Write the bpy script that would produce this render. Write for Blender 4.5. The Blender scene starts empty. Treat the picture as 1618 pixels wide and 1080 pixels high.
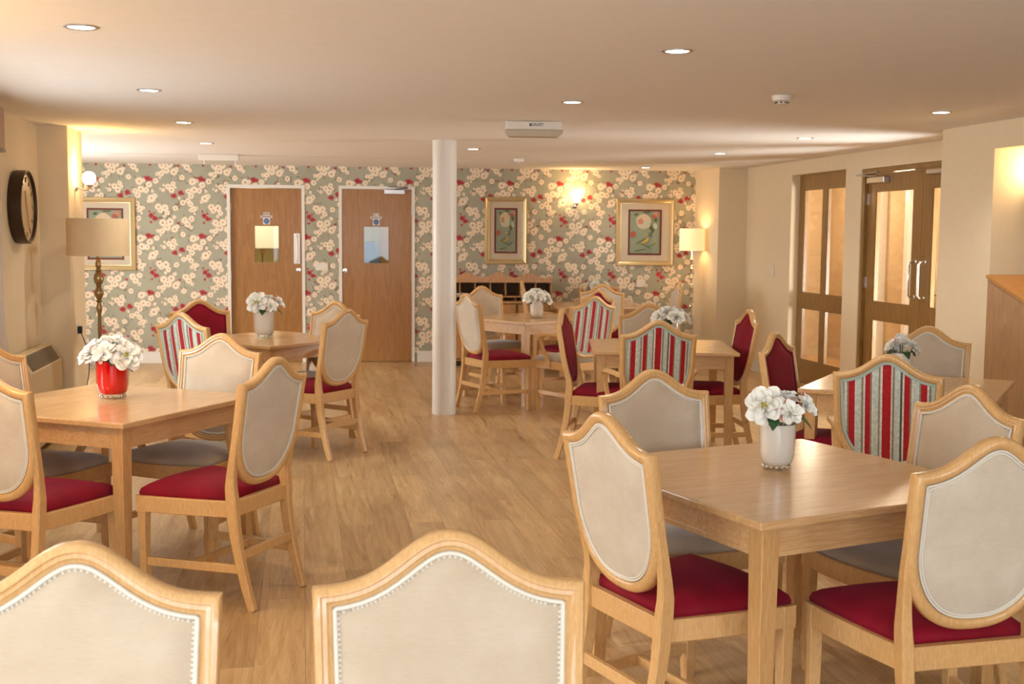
import bpy, math, random
from mathutils import Vector, Matrix
random.seed(7)
R = math.radians
SC = bpy.context.scene
COL = SC.collection
H = 2.277                                   # ceiling height

# ------------------------------------------------------------------ camera, world, light, exposure
def make_camera():
    yaw, pit, rol = R(10.068), R(5.2075), R(.4423)
    fw = Vector((math.sin(yaw)*math.cos(pit), math.cos(yaw)*math.cos(pit), -math.sin(pit)))
    r0 = Vector((math.cos(yaw), -math.sin(yaw), 0)); u0 = r0.cross(fw)
    r = r0*math.cos(rol)+u0*math.sin(rol); u = -r0*math.sin(rol)+u0*math.cos(rol)
    cd = bpy.data.cameras.new('camera'); cam = bpy.data.objects.new('camera', cd); COL.objects.link(cam)
    M = Matrix((r, u, -fw)).transposed().to_4x4(); M.translation = Vector((0, 0, 1.5126))
    cam.matrix_world = M
    cd.sensor_width = 36; cd.lens = 1870.5/1618*36; cd.clip_end = 100; cd.clip_start = .05
    cd.dof.use_dof = True; cd.dof.focus_distance = 4.6; cd.dof.aperture_fstop = 7.1
    SC.camera = cam
make_camera()
SC.view_settings.view_transform = 'Standard'; SC.view_settings.look = 'None'
SC.view_settings.exposure = 0.31; SC.view_settings.gamma = 1.0; SC.view_settings.use_curve_mapping = False
w = bpy.data.worlds.new('world'); SC.world = w; w.use_nodes = True
w.node_tree.nodes['Background'].inputs[0].default_value = (.86, .93, 1, 1)
w.node_tree.nodes['Background'].inputs[1].default_value = 2.2

def area(name, loc, target, sx, sy, power, col, spread=180):
    d = bpy.data.lights.new(name, 'AREA'); d.shape = 'RECTANGLE'; d.size = sx; d.size_y = sy; d.energy = power; d.color = col; d.spread = R(spread)
    o = bpy.data.objects.new(name, d); COL.objects.link(o); o.location = loc
    o.rotation_euler = (Vector(target)-Vector(loc)).to_track_quat('-Z', 'Y').to_euler(); return o
DAY = (.88, .98, 1.06)
area('daylight_rear', (-.2, -2.45, 1.45), (-.2, 5, 1.1), 3.0, 1.4, 84, (.80, .96, 1.18))
area('daylight_rear', (4.0, -2.45, 1.45), (3.6, 5, 1.1), .8, 1.4, 28, (.80, .96, 1.18))
area('daylight_left', (-1.93, 6.2, 1.45), (3, 5.8, 1.3), 2.2, 1.15, 22, DAY)
area('daylight_left', (-1.93, 1.7, 1.45), (3, 1.9, 1.9), 2.6, 1.15, 25, DAY)
area('daylight_alcove', (-3.55, 11.6, 1.35), (0, 11.2, 1.7), 2.0, 1.3, 90, (.93, .96, 1))
area('corridor_fill', (6.5, 8.4, 1.15), (5.0, 8.9, 1.9), .8, 1.5, 210, (.95, .97, 1))  # unseen fill, added to throw the bright band onto the ceiling
sd = bpy.data.lights.new('sun', 'SUN'); sd.energy = 2.0; sd.angle = R(10); sd.color = (.96, .98, 1)
so_ = bpy.data.objects.new('sun', sd); COL.objects.link(so_); so_.rotation_euler = Vector((1.4, .55, -.6)).to_track_quat('-Z', 'Y').to_euler()
def lamp(name, loc, power, col, r=.04, kind='POINT', size=110):
    d = bpy.data.lights.new(name, kind); d.energy = power; d.color = col; d.shadow_soft_size = r
    if kind == 'SPOT': d.spot_size = R(size); d.spot_blend = .8
    o = bpy.data.objects.new(name, d); COL.objects.link(o); o.location = loc; return o

# ------------------------------------------------------------------ materials
def new_mat(name):
    m = bpy.data.materials.new(name); m.use_nodes = True
    nt = m.node_tree; return m, nt, nt.nodes['Principled BSDF']
def srgb(*c): return tuple(((v/255)/12.92 if v/255 <= .04045 else ((v/255+.055)/1.055)**2.4) for v in c)+(1,)
def N(nt, kind, **kw):
    n = nt.nodes.new(kind)
    for k, v in kw.items():
        if k.startswith('i_'):
            key = k[2:]; n.inputs[int(key) if key.isdigit() else key].default_value = v
        else: setattr(n, k, v)
    return n
def noise(nt, vec, scale, detail=4, rough=.5, dist=0):
    n = N(nt, 'ShaderNodeTexNoise'); n.inputs['Scale'].default_value = scale; n.inputs['Detail'].default_value = detail
    n.inputs['Roughness'].default_value = rough; n.inputs['Distortion'].default_value = dist
    if vec: nt.links.new(vec, n.inputs['Vector'])
    return n.outputs['Fac']
def ramp(nt, fac, *stops):
    r = N(nt, 'ShaderNodeValToRGB'); e = r.color_ramp.elements
    while len(e) < len(stops): e.new(.5)
    for i, (p, c) in enumerate(stops): e[i].position = p; e[i].color = c
    nt.links.new(fac, r.inputs[0]); return r.outputs[0]
def mapping(nt, scale, rot=(0, 0, 0), loc=(0, 0, 0), coord='Object'):
    tc = N(nt, 'ShaderNodeTexCoord'); mp = N(nt, 'ShaderNodeMapping')
    mp.inputs['Scale'].default_value = scale; mp.inputs['Rotation'].default_value = rot; mp.inputs['Location'].default_value = loc
    nt.links.new(tc.outputs[coord], mp.inputs['Vector']); return mp.outputs[0]
def mixc(nt, fac, a, b, mode='MIX'):
    m = N(nt, 'ShaderNodeMix', data_type='RGBA', blend_type=mode)
    for sock, v in ((m.inputs[0], fac), (m.inputs[6], a), (m.inputs[7], b)):
        if isinstance(v, (float, int, tuple)): sock.default_value = v
        else: nt.links.new(v, sock)
    return m.outputs[2]
def math_(nt, op, a, b=None, c=None):
    m = N(nt, 'ShaderNodeMath', operation=op)
    for s, v in zip(m.inputs, (a, b, c)):
        if v is None: continue
        if isinstance(v, (int, float)): s.default_value = v
        else: nt.links.new(v, s)
    return m.outputs[0]
def bump(nt, b, h, strength=.2, dist=.01):
    n = N(nt, 'ShaderNodeBump'); n.inputs['Strength'].default_value = strength; n.inputs['Distance'].default_value = dist
    nt.links.new(h, n.inputs['Height']); nt.links.new(n.outputs[0], b.inputs['Normal'])
def plain(name, c, rough=.5, metal=0, emit=None, es=0, trans=0, ior=1.45, coat=0, alpha=None, spec=None):
    m, nt, b = new_mat(name)
    b.inputs['Base Color'].default_value = c; b.inputs['Roughness'].default_value = rough; b.inputs['Metallic'].default_value = metal
    if emit: b.inputs['Emission Color'].default_value = emit; b.inputs['Emission Strength'].default_value = es
    b.inputs['Transmission Weight'].default_value = trans; b.inputs['IOR'].default_value = ior; b.inputs['Coat Weight'].default_value = coat
    if spec is not None: b.inputs['Specular IOR Level'].default_value = spec
    # faint unevenness keeps every surface procedural rather than flat
    n = noise(nt, mapping(nt, (1, 1, 1)), 14, 2)
    if not trans and not emit:
        nt.links.new(mixc(nt, 1.0, c, ramp(nt, n, (0, (.94, .94, .94, 1)), (1, (1, 1, 1, 1))), 'MULTIPLY'), b.inputs['Base Color'])
    return m
def wood(name, dark, mid, light, sc=(14, 14, 1.2), rough=.3, rot=(0, 0, 0), rings=7, coat=.3, contrast=1, rand=True):
    m, nt, b = new_mat(name)
    v = mapping(nt, sc, rot)
    if rand:
        oi = N(nt, 'ShaderNodeObjectInfo'); add = N(nt, 'ShaderNodeVectorMath', operation='ADD')
        cx = N(nt, 'ShaderNodeCombineXYZ'); r_ = math_(nt, 'MULTIPLY', oi.outputs['Random'], 9.0)
        nt.links.new(r_, cx.inputs[0]); nt.links.new(r_, cx.inputs[2])
        nt.links.new(v, add.inputs[0]); nt.links.new(cx.outputs[0], add.inputs[1]); v = add.outputs[0]
    n1 = noise(nt, v, 1.0, 3, .5, .6)
    rg = math_(nt, 'FRACT', math_(nt, 'MULTIPLY', n1, rings))
    fine = noise(nt, v, 9, 5, .6)
    f = math_(nt, 'ADD', math_(nt, 'MULTIPLY', rg, .45*contrast), math_(nt, 'MULTIPLY', fine, 1-.45*contrast))
    col = ramp(nt, f, (.18, dark), (.5, mid), (.85, light))
    nt.links.new(col, b.inputs['Base Color']); b.inputs['Roughness'].default_value = rough; b.inputs['Coat Weight'].default_value = coat
    b.inputs['Coat Roughness'].default_value = .15
    bump(nt, b, fine, .06, .002); return m
def fabric(name, c1, c2, sheen=.3, rough=.8, sheentint=(1, 1, 1, 1), sc=9, weave=True):
    m, nt, b = new_mat(name)
    v = mapping(nt, (1, 1, 1)); n = noise(nt, v, sc, 4, .6)
    v2 = mapping(nt, (60, 60, 400)); n2 = noise(nt, v2, 1, 2)
    f = math_(nt, 'ADD', math_(nt, 'MULTIPLY', n, .7), math_(nt, 'MULTIPLY', n2, .3)) if weave else n
    nt.links.new(ramp(nt, f, (.3, c1), (.7, c2)), b.inputs['Base Color'])
    b.inputs['Roughness'].default_value = rough; b.inputs['Sheen Weight'].default_value = sheen; b.inputs['Sheen Tint'].default_value = sheentint
    b.inputs['Specular IOR Level'].default_value = .25
    bump(nt, b, n2, .08, .001); return m

M = {}
M['chairwood'] = wood('light_beech_lacquer', srgb(196, 148, 92), srgb(212, 166, 108), srgb(226, 184, 128), (22, 22, 4.0), .27, contrast=.25)
M['tablewood'] = wood('light_oak_table', srgb(184, 138, 88), srgb(206, 162, 110), srgb(224, 184, 134), (1.1, 13, 13), .24, rings=4, contrast=.3)
M['tableleg'] = wood('light_oak_leg', srgb(176, 128, 76), srgb(200, 154, 98), srgb(216, 174, 118), (24, 24, 2), .32, contrast=.35)
M['doorwood'] = wood('oak_veneer_door', srgb(134, 88, 38), srgb(152, 104, 50), srgb(166, 120, 64), (6, 6, .6), .4, rings=7, coat=.1, contrast=.5)
M['framewood'] = wood('dark_stained_oak', srgb(112, 80, 36), srgb(140, 104, 54), srgb(158, 120, 68), (9, 9, 1), .4, coat=.1, contrast=.5)
M['deskwood'] = wood('desk_oak', srgb(156, 118, 80), srgb(172, 134, 94), srgb(186, 148, 108), (9, 9, .9), .4, coat=.1, contrast=.5)
M['desktop'] = wood('desk_top_oak', srgb(166, 112, 50), srgb(190, 132, 64), srgb(204, 148, 80), (2, 9, 9), .3, coat=.2, contrast=.4)
M['shelfwood'] = wood('pine_shelf', srgb(160, 112, 64), srgb(188, 138, 86), srgb(206, 158, 106), (8, 8, 1.2), .35, contrast=.5)
M['cream'] = fabric('cream_velvet', srgb(196, 180, 158), srgb(214, 202, 182), .35)
M['taupe'] = fabric('taupe_velvet', srgb(188, 168, 142), srgb(204, 187, 164), .35)
M['seattaupe'] = fabric('grey_taupe_seat_velvet', srgb(160, 144, 122), srgb(186, 168, 144), .5, sc=5, weave=False)
M['red'] = fabric('crimson_velvet', srgb(112, 0, 22), srgb(142, 2, 32), .1, .75, (1, .2, .35, 1), sc=5, weave=False)
M['gimp'] = plain('pale_gimp_braid', srgb(228, 220, 204), .8)
M['gimpblue'] = plain('pale_blue_piping', srgb(190, 204, 192), .8)
def striped():
    m, nt, b = new_mat('striped_velvet')
    tc = N(nt, 'ShaderNodeTexCoord'); sx = N(nt, 'ShaderNodeSeparateXYZ'); nt.links.new(tc.outputs['Object'], sx.inputs[0])
    p = math_(nt, 'ADD', math_(nt, 'MULTIPLY', sx.outputs[0], 1/.464), .5)
    RD = srgb(176, 22, 30); GR = srgb(150, 134, 110); BL = srgb(198, 208, 196); CR = srgb(222, 216, 200); DG = srgb(92, 84, 70)
    r = N(nt, 'ShaderNodeValToRGB'); r.color_ramp.interpolation = 'CONSTANT'
    st = [(0, BL), (.075, DG), (.105, CR), (.13, GR), (.145, RD), (.205, CR), (.215, BL), (.265, GR), (.285, CR), (.30, RD), (.345, GR), (.36, CR), (.375, BL), (.42, GR), (.435, CR),
          (.455, RD), (.535, CR), (.545, GR), (.565, BL), (.615, DG), (.635, CR), (.65, RD), (.70, GR), (.715, CR), (.73, BL), (.785, GR), (.80, RD), (.855, CR), (.87, GR), (.89, BL), (.93, DG), (.95, BL)]
    # a ramp holds 32 stops
    e = r.color_ramp.elements
    while len(e) < len(st): e.new(.5)
    for i, (q, c) in enumerate(st): e[i].position = q; e[i].color = c
    nt.links.new(p, r.inputs[0])
    n = noise(nt, mapping(nt, (1, 1, 1)), 70, 3, .6)
    nt.links.new(mixc(nt, 1.0, r.outputs[0], ramp(nt, n, (.3, (.72, .72, .72, 1)), (.7, (1.08, 1.08, 1.08, 1))), 'MULTIPLY'), b.inputs['Base Color'])
    b.inputs['Roughness'].default_value = .75; b.inputs['Sheen Weight'].default_value = .3; b.inputs['Specular IOR Level'].default_value = .25
    return m
M['striped'] = striped()
M['wall'] = plain('cream_wall_paint', srgb(230, 212, 180), .85, spec=.2)
M['ceiling'] = plain('ceiling_paint', srgb(238, 232, 224), .9, spec=.2)
M['white'] = plain('white_gloss_paint', srgb(226, 220, 210), .4)
M['whiteplastic'] = plain('white_plastic', srgb(226, 216, 200), .45)
M['lens'] = plain('frosted_diffuser', srgb(190, 170, 144), .35)
M['chrome'] = plain('chrome', (.8, .8, .8, 1), .15, 1)
M['steel'] = plain('satin_steel', (.6, .58, .55, 1), .35, 1)
M['brass'] = plain('antique_brass', srgb(168, 142, 96), .32, .75)
M['gold'] = plain('champagne_gilt', srgb(196, 172, 128), .33, .55)
M['goldlight'] = plain('pale_gilt', srgb(226, 210, 176), .3, .35)
M['dark'] = plain('dark_bronze', srgb(66, 48, 32), .4, .3)
M['black'] = plain('black_plastic', srgb(24, 22, 22), .5)
M['mount'] = plain('cream_mount_card', srgb(216, 200, 182), .8)
M['mountred'] = plain('burgundy_mount_card', srgb(112, 32, 34), .8)
M['artbg'] = plain('sage_print_ground', srgb(150, 160, 140), .9)
M['shade'] = plain('linen_shade', srgb(232, 206, 164), .9)
M['shadelit'] = plain('lit_linen_shade', srgb(240, 222, 180), .9, emit=srgb(255, 214, 150), es=.55)
M['globe'] = plain('lit_globe', (1, 1, 1, 1), .4, emit=(1, .78, .48, 1), es=14)
M['led'] = plain('lit_downlight', (1, 1, 1, 1), .4, emit=(1, .9, .76, 1), es=9)
M['clockface'] = plain('aged_clock_face', srgb(200, 172, 128), .5, coat=.1)
M['clockink'] = plain('clock_numeral_ink', srgb(92, 58, 40), .7)
M['heater'] = plain('heater_enamel', srgb(212, 190, 152), .5)
M['grille'] = plain('heater_grille', srgb(120, 108, 92), .5)
M['blue'] = plain('mandatory_sign_blue', srgb(40, 96, 170), .5)
M['label'] = plain('sign_plate', srgb(196, 184, 170), .4, .2)
M['ink'] = plain('sign_ink', srgb(90, 80, 76), .6)
M['paper'] = plain('white_paper', srgb(226, 220, 206), .8)
M['curtain'] = plain('cream_curtain', srgb(212, 196, 182), .9)
M['pelmet'] = plain('pelmet_cloth', srgb(196, 164, 140), .9)
M['shelfdark'] = plain('shelf_back_board', srgb(120, 88, 56), .6)
M['leaf'] = plain('leaf_green', srgb(58, 92, 50), .5)
M['stem'] = plain('stem_green', srgb(96, 110, 60), .6)
M['petal'] = None
M['corrwall'] = plain('peach_corridor_wall', srgb(196, 168, 130), .85)
M['kitchen'] = plain('kitchen_cream', srgb(228, 214, 160), .6)
M['kitchenwhite'] = plain('kitchen_white', srgb(240, 236, 220), .4)
M['kitsteel'] = plain('kitchen_blue_steel', srgb(120, 140, 150), .3, .5)
M['ochre'] = plain('ochre_door', srgb(206, 162, 74), .5)
M['bread'] = plain('plinth', srgb(70, 52, 36), .7)

def petal_mat(name, base, tip):
    m, nt, b = new_mat(name); v = mapping(nt, (1, 1, 1)); n = noise(nt, v, 28, 3)
    nt.links.new(ramp(nt, n, (.38, base), (.7, tip)), b.inputs['Base Color']); b.inputs['Roughness'].default_value = .7
    b.inputs['Subsurface Weight'].default_value = .15; b.inputs['Subsurface Radius'].default_value = (.01, .01, .01); return m
M['petal'] = petal_mat('white_petal', srgb(252, 249, 240), srgb(246, 238, 220))
M['petalpink'] = petal_mat('pink_flushed_petal', srgb(216, 130, 118), srgb(238, 214, 196))
M['stamen'] = plain('yellow_stamens', srgb(190, 168, 40), .8)
def glass(name, c, rough=.02):
    m, nt, b = new_mat(name)
    tr = N(nt, 'ShaderNodeBsdfTransparent'); tr.inputs[0].default_value = c
    gl = N(nt, 'ShaderNodeBsdfGlossy'); gl.inputs['Roughness'].default_value = rough
    fr = N(nt, 'ShaderNodeFresnel'); fr.inputs[0].default_value = 1.5
    mx = N(nt, 'ShaderNodeMixShader'); out = nt.nodes['Material Output']
    geo = N(nt, 'ShaderNodeNewGeometry'); nt.links.new(math_(nt, 'MULTIPLY', fr.outputs[0], math_(nt, 'SUBTRACT', 1.0, geo.outputs['Backfacing'])), mx.inputs[0]); nt.links.new(tr.outputs[0], mx.inputs[1]); nt.links.new(gl.outputs[0], mx.inputs[2])
    nt.links.new(mx.outputs[0], out.inputs[0]); nt.nodes.remove(b); return m
M['pane'] = glass('window_glass', (.96, .96, .94, 1))
M['vaseglass'] = glass('clear_vase_glass', (.93, .95, .93, 1))
M['vasewhite'] = plain('white_cased_glass', srgb(226, 220, 206), .15, coat=1)
M['vasered'] = plain('red_cased_glass', srgb(206, 10, 14), .12, coat=1)

def floor_mat():
    m, nt, b = new_mat('oak_vinyl_planks')
    v = mapping(nt, (1, 1, 1), (0, 0, R(90)))
    br = N(nt, 'ShaderNodeTexBrick'); br.offset = .37; br.inputs['Scale'].default_value = 1
    br.inputs['Brick Width'].default_value = 1.22; br.inputs['Row Height'].default_value = .18; br.inputs['Mortar Size'].default_value = .0012
    br.inputs['Color1'].default_value = (0, 0, 0, 1); br.inputs['Color2'].default_value = (1, 1, 1, 1); br.inputs['Mortar'].default_value = (.5, .5, .5, 1)
    nt.links.new(v, br.inputs['Vector'])
    tone = N(nt, 'ShaderNodeSeparateColor'); nt.links.new(br.outputs['Color'], tone.inputs[0])
    g = mapping(nt, (11, .75, 1)); add = N(nt, 'ShaderNodeVectorMath', operation='ADD'); cx = N(nt, 'ShaderNodeCombineXYZ')
    off = math_(nt, 'MULTIPLY', tone.outputs[0], 37.0); nt.links.new(off, cx.inputs[1]); nt.links.new(off, cx.inputs[0])
    nt.links.new(g, add.inputs[0]); nt.links.new(cx.outputs[0], add.inputs[1])
    n1 = noise(nt, add.outputs[0], .8, 3, .55, .9); rg = math_(nt, 'FRACT', math_(nt, 'MULTIPLY', n1, 11))
    n2 = noise(nt, add.outputs[0], 3.2, 5, .6, .4); n3 = noise(nt, add.outputs[0], .45, 3, .5, .3)
    f = math_(nt, 'ADD', math_(nt, 'MULTIPLY', rg, .10), math_(nt, 'MULTIPLY', n2, .48))
    f = math_(nt, 'ADD', f, math_(nt, 'MULTIPLY', n3, .42))
    c = ramp(nt, f, (.30, srgb(140, 104, 64)), (.48, srgb(184, 147, 101)), (.68, srgb(210, 178, 132)))
    c = mixc(nt, 1.0, c, ramp(nt, tone.outputs[0], (0, (.84, .83, .82, 1)), (1, (1.08, 1.08, 1.08, 1))), 'MULTIPLY')
    c = mixc(nt, math_(nt, 'MULTIPLY', br.outputs['Fac'], .55), c, srgb(112, 84, 54))
    nt.links.new(c, b.inputs['Base Color'])
    rr = ramp(nt, n2, (.3, (.28, .28, .28, 1)), (.7, (.42, .42, .42, 1))); nt.links.new(rr, b.inputs['Roughness'])
    bump(nt, b, n2, .05, .002); return m
M['floor'] = floor_mat()

def wallpaper_mat():
    """grey-green paper with cream and red blossom sprays, a .592 x .648 m repeat"""
    m, nt, b = new_mat('blossom_wallpaper')
    S = .001118; TW, TH = 530*S, 580*S
    W_ = [(85,222,38),(180,255,32),(248,218,28),(125,215,20),(100,305,36),(150,312,30),(40,320,28),(68,365,30),(215,318,17),(205,395,40),(238,368,25),(175,425,19),
          (35,415,28),(60,450,28),(90,500,30),(120,490,18),(65,512,22),(100,545,13),(270,480,34),(335,490,36),(290,515,28),(360,540,27),(330,575,17),(440,492,27),
          (425,585,20),(310,640,36),(385,632,36),(355,690,34),(430,705,36),(455,680,22),(330,680,24),(265,725,20),(305,725,28),(290,765,13),(530,615,34),(600,600,30),
          (560,655,32),(595,690,20),(510,760,27),(420,245,25),(370,275,30),(405,310,30),(440,280,17),(325,260,13),(320,310,19),(290,295,9),(480,390,15),(515,435,28)]
    Rd = [(170,195,30),(150,185,15),(200,200,18),(430,368,27),(408,368,15),(495,335,28),(517,347,14),(198,568,27),(232,598,26),(180,525,11),(228,545,11),(195,638,13),(470,645,13),(255,600,14)]
    tc = N(nt, 'ShaderNodeTexCoord'); sp = N(nt, 'ShaderNodeSeparateXYZ'); nt.links.new(tc.outputs['Object'], sp.inputs[0])
    X = math_(nt, 'WRAP', math_(nt, 'ADD', sp.outputs[0], .138), TW, 0.0); Z = math_(nt, 'WRAP', math_(nt, 'ADD', sp.outputs[2], -.17), TH, 0.0)
    cx = N(nt, 'ShaderNodeCombineXYZ'); nt.links.new(X, cx.inputs[0]); nt.links.new(Z, cx.inputs[1])
    dn = N(nt, 'ShaderNodeTexNoise'); dn.inputs['Scale'].default_value = 55; dn.inputs['Detail'].default_value = 1; nt.links.new(tc.outputs['Object'], dn.inputs['Vector'])
    sb = N(nt, 'ShaderNodeVectorMath', operation='SUBTRACT'); nt.links.new(dn.outputs['Color'], sb.inputs[0]); sb.inputs[1].default_value = (.5, .5, .5)
    ml = N(nt, 'ShaderNodeVectorMath', operation='SCALE'); nt.links.new(sb.outputs[0], ml.inputs[0]); ml.inputs['Scale'].default_value = .026
    ad = N(nt, 'ShaderNodeVectorMath', operation='ADD'); nt.links.new(cx.outputs[0], ad.inputs[0]); nt.links.new(ml.outputs[0], ad.inputs[1])
    fl = N(nt, 'ShaderNodeVectorMath', operation='MULTIPLY'); nt.links.new(ad.outputs[0], fl.inputs[0]); fl.inputs[1].default_value = (1, 1, 0)
    P = fl.outputs[0]
    def field(lst):
        best = None
        for (u, v, r) in lst:
            x = (u % 530)*S; z = (TH-((v-190) % 580)*S) % TH; rr = r*S*.98
            for dx in (-TW, 0, TW):
                for dz in (-TH, 0, TH):
                    if not (-rr-.01 < x+dx < TW+rr+.01 and -rr-.01 < z+dz < TH+rr+.01): continue
                    d = N(nt, 'ShaderNodeVectorMath', operation='DISTANCE'); nt.links.new(P, d.inputs[0]); d.inputs[1].default_value = (x+dx, z+dz, 0)
                    q = math_(nt, 'MULTIPLY', d.outputs['Value'], 1/rr)
                    best = q if best is None else math_(nt, 'MINIMUM', best, q)
        return best
    dw = field(W_); dr = field(Rd)
    n = noise(nt, mapping(nt, (1, 1, 1)), 3, 2)
    bg = ramp(nt, n, (.3, srgb(158, 155, 136)), (.7, srgb(168, 165, 145)))
    # thin wandering twigs
    tw = noise(nt, tc.outputs['Object'], 7.5, 2, .4); twm = math_(nt, 'LESS_THAN', math_(nt, 'ABSOLUTE', math_(nt, 'SUBTRACT', tw, .5)), .010)
    msk = math_(nt, 'LESS_THAN', dw, 1.9)
    c = mixc(nt, math_(nt, 'MULTIPLY', math_(nt, 'MULTIPLY', twm, msk), .75), bg, srgb(112, 88, 72))
    c = mixc(nt, math_(nt, 'LESS_THAN', dw, 1.14), c, srgb(182, 166, 142))
    pet = ramp(nt, dw, (0, srgb(170, 130, 80)), (.09, srgb(120, 86, 56)), (.17, srgb(176, 142, 106)), (.26, srgb(224, 204, 176)), (.8, srgb(234, 218, 196)), (1, srgb(214, 196, 170)))
    c = mixc(nt, math_(nt, 'LESS_THAN', dw, 1.0), c, pet)
    rp = ramp(nt, dr, (0, srgb(110, 40, 40)), (.3, srgb(158, 54, 58)), (1, srgb(176, 88, 86)))
    c = mixc(nt, math_(nt, 'LESS_THAN', dr, 1.0), c, rp)
    nt.links.new(c, b.inputs['Base Color']); b.inputs['Roughness'].default_value = .8; b.inputs['Specular IOR Level'].default_value = .2
    return m
M['paperwall'] = wallpaper_mat()

# ------------------------------------------------------------------ mesh helpers
class MB:
    def __init__(s): s.v = []; s.f = []
    def box(s, x0, x1, y0, y1, z0, z1):
        o = len(s.v)
        s.v += [(x0, y0, z0), (x1, y0, z0), (x1, y1, z0), (x0, y1, z0), (x0, y0, z1), (x1, y0, z1), (x1, y1, z1), (x0, y1, z1)]
        s.f += [tuple(o+i for i in q) for q in ((0, 3, 2, 1), (4, 5, 6, 7), (0, 1, 5, 4), (1, 2, 6, 5), (2, 3, 7, 6), (3, 0, 4, 7))]; return s
    def prism(s, poly, z0, z1, plane='xy'):
        def p(a, b, c): return {'xy': (a, b, c), 'xz': (a, c, b), 'yz': (c, a, b)}[plane]
        o = len(s.v); n = len(poly)
        s.v += [p(a, b, z0) for a, b in poly]+[p(a, b, z1) for a, b in poly]
        s.f.append(tuple(range(o+n-1, o-1, -1))); s.f.append(tuple(range(o+n, o+2*n)))
        s.f += [(o+i, o+(i+1) % n, o+n+(i+1) % n, o+n+i) for i in range(n)]; return s
    def loft(s, rings, cap=True, closed=False):
        o = len(s.v); n = len(rings[0])
        for r in rings: s.v += [tuple(p) for p in r]
        m = len(rings)
        for k in range(m if closed else m-1):
            a = o+k*n; b = o+((k+1) % m)*n
            s.f += [(a+i, a+(i+1) % n, b+(i+1) % n, b+i) for i in range(n)]
        if cap and not closed: s.f.append(tuple(o+i for i in range(n-1, -1, -1))); s.f.append(tuple(o+(m-1)*n+i for i in range(n)))
        return s
    def tube(s, pts, rad, n=8, cap=True, closed=False):
        pts = [Vector(p) for p in pts]; rings = []; up = None
        for i, p in enumerate(pts):
            if closed: t = pts[(i+1) % len(pts)]-pts[i-1]
            else: t = pts[min(i+1, len(pts)-1)]-pts[max(i-1, 0)]
            t.normalize()
            if up is None: up = Vector((0, 0, 1)) if abs(t.z) < .9 else Vector((1, 0, 0))
            a = (up-t*up.dot(t)).normalized(); up = a; b = t.cross(a)
            r = rad[i] if isinstance(rad, (list, tuple)) else rad
            rings.append([p+a*r*math.cos(2*math.pi*k/n)+b*r*math.sin(2*math.pi*k/n) for k in range(n)])
        return s.loft(rings, cap, closed)
    def bar(s, pts, w, h, side=(1, 0, 0), rnd=.25):
        """rectangular section w (along side) x h swept along pts, corners chamfered"""
        pts = [Vector(p) for p in pts]; rings = []; sd = Vector(side)
        for i, p in enumerate(pts):
            t = (pts[min(i+1, len(pts)-1)]-pts[max(i-1, 0)]).normalized()
            a = (sd-t*sd.dot(t)).normalized(); b = t.cross(a)
            ww = (w[i] if isinstance(w, (list, tuple)) else w)/2; hh = (h[i] if isinstance(h, (list, tuple)) else h)/2; c = min(ww, hh)*rnd
            rings.append([p+a*x+b*y for x, y in ((-ww+c, -hh), (ww-c, -hh), (ww, -hh+c), (ww, hh-c), (ww-c, hh), (-ww+c, hh), (-ww, hh-c), (-ww, -hh+c))])
        return s.loft(rings)
    def lathe(s, prof, c=(0, 0, 0), n=24, axis='z', cap=True):
        rings = []
        for r, h in prof:
            ring = []
            for k in range(n):
                a = 2*math.pi*k/n; x, y = r*math.cos(a), r*math.sin(a)
                ring.append({'z': (c[0]+x, c[1]+y, c[2]+h), 'x': (c[0]+h, c[1]+x, c[2]+y), 'y': (c[0]+x, c[1]-h, c[2]+y)}[axis])
            rings.append(ring)
        return s.loft(rings, cap)
    def ball(s, c, r, n=12, sz=1.0):
        prof = [(max(r*math.sin(math.pi*k/n), 1e-4), -r*sz*math.cos(math.pi*k/n)) for k in range(n+1)]
        return s.lathe(prof, c, n*2)
    def build(s, name, mat, parent=None, smooth=True, bevel=0, angle=35):
        me = bpy.data.meshes.new(name); me.from_pydata([tuple(v) for v in s.v], [], s.f); me.materials.append(mat)
        import bmesh
        bm = bmesh.new(); bm.from_mesh(me); bmesh.ops.recalc_face_normals(bm, faces=bm.faces)
        if bevel: bmesh.ops.bevel(bm, geom=[e for e in bm.edges if len(e.link_faces) == 2 and e.calc_face_angle(0) > .6], offset=bevel, segments=2, affect='EDGES', profile=.5)
        if smooth:
            for f in bm.faces: f.smooth = True
            for e in bm.edges: e.smooth = not (len(e.link_faces) != 2 or e.calc_face_angle(0) > R(angle))
        bm.to_mesh(me); bm.free(); me.update()
        o = bpy.data.objects.new(name, me); COL.objects.link(o)
        if parent: o.parent = parent
        return o
def tag(o, label, cat, group=None):
    o['label'] = label; o['category'] = cat
    if group: o['group'] = group
    return o
def thing(name, label, cat, loc=(0, 0, 0), rz=0, group=None):
    o = bpy.data.objects.new(name, None); COL.objects.link(o); o.location = loc; o.rotation_euler = (0, 0, rz); o.empty_display_size = .1
    return tag(o, label, cat, group)
KIDS = {}
def copy_tree(o, parent=None):
    c = o.copy(); COL.objects.link(c)
    if parent: c.parent = parent
    for ch in list(o.children): copy_tree(ch, c)
    return c
def struct(name, mb, mat, **k):
    o = mb.build(name, mat, **k); o['kind'] = 'structure'; return o

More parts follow.
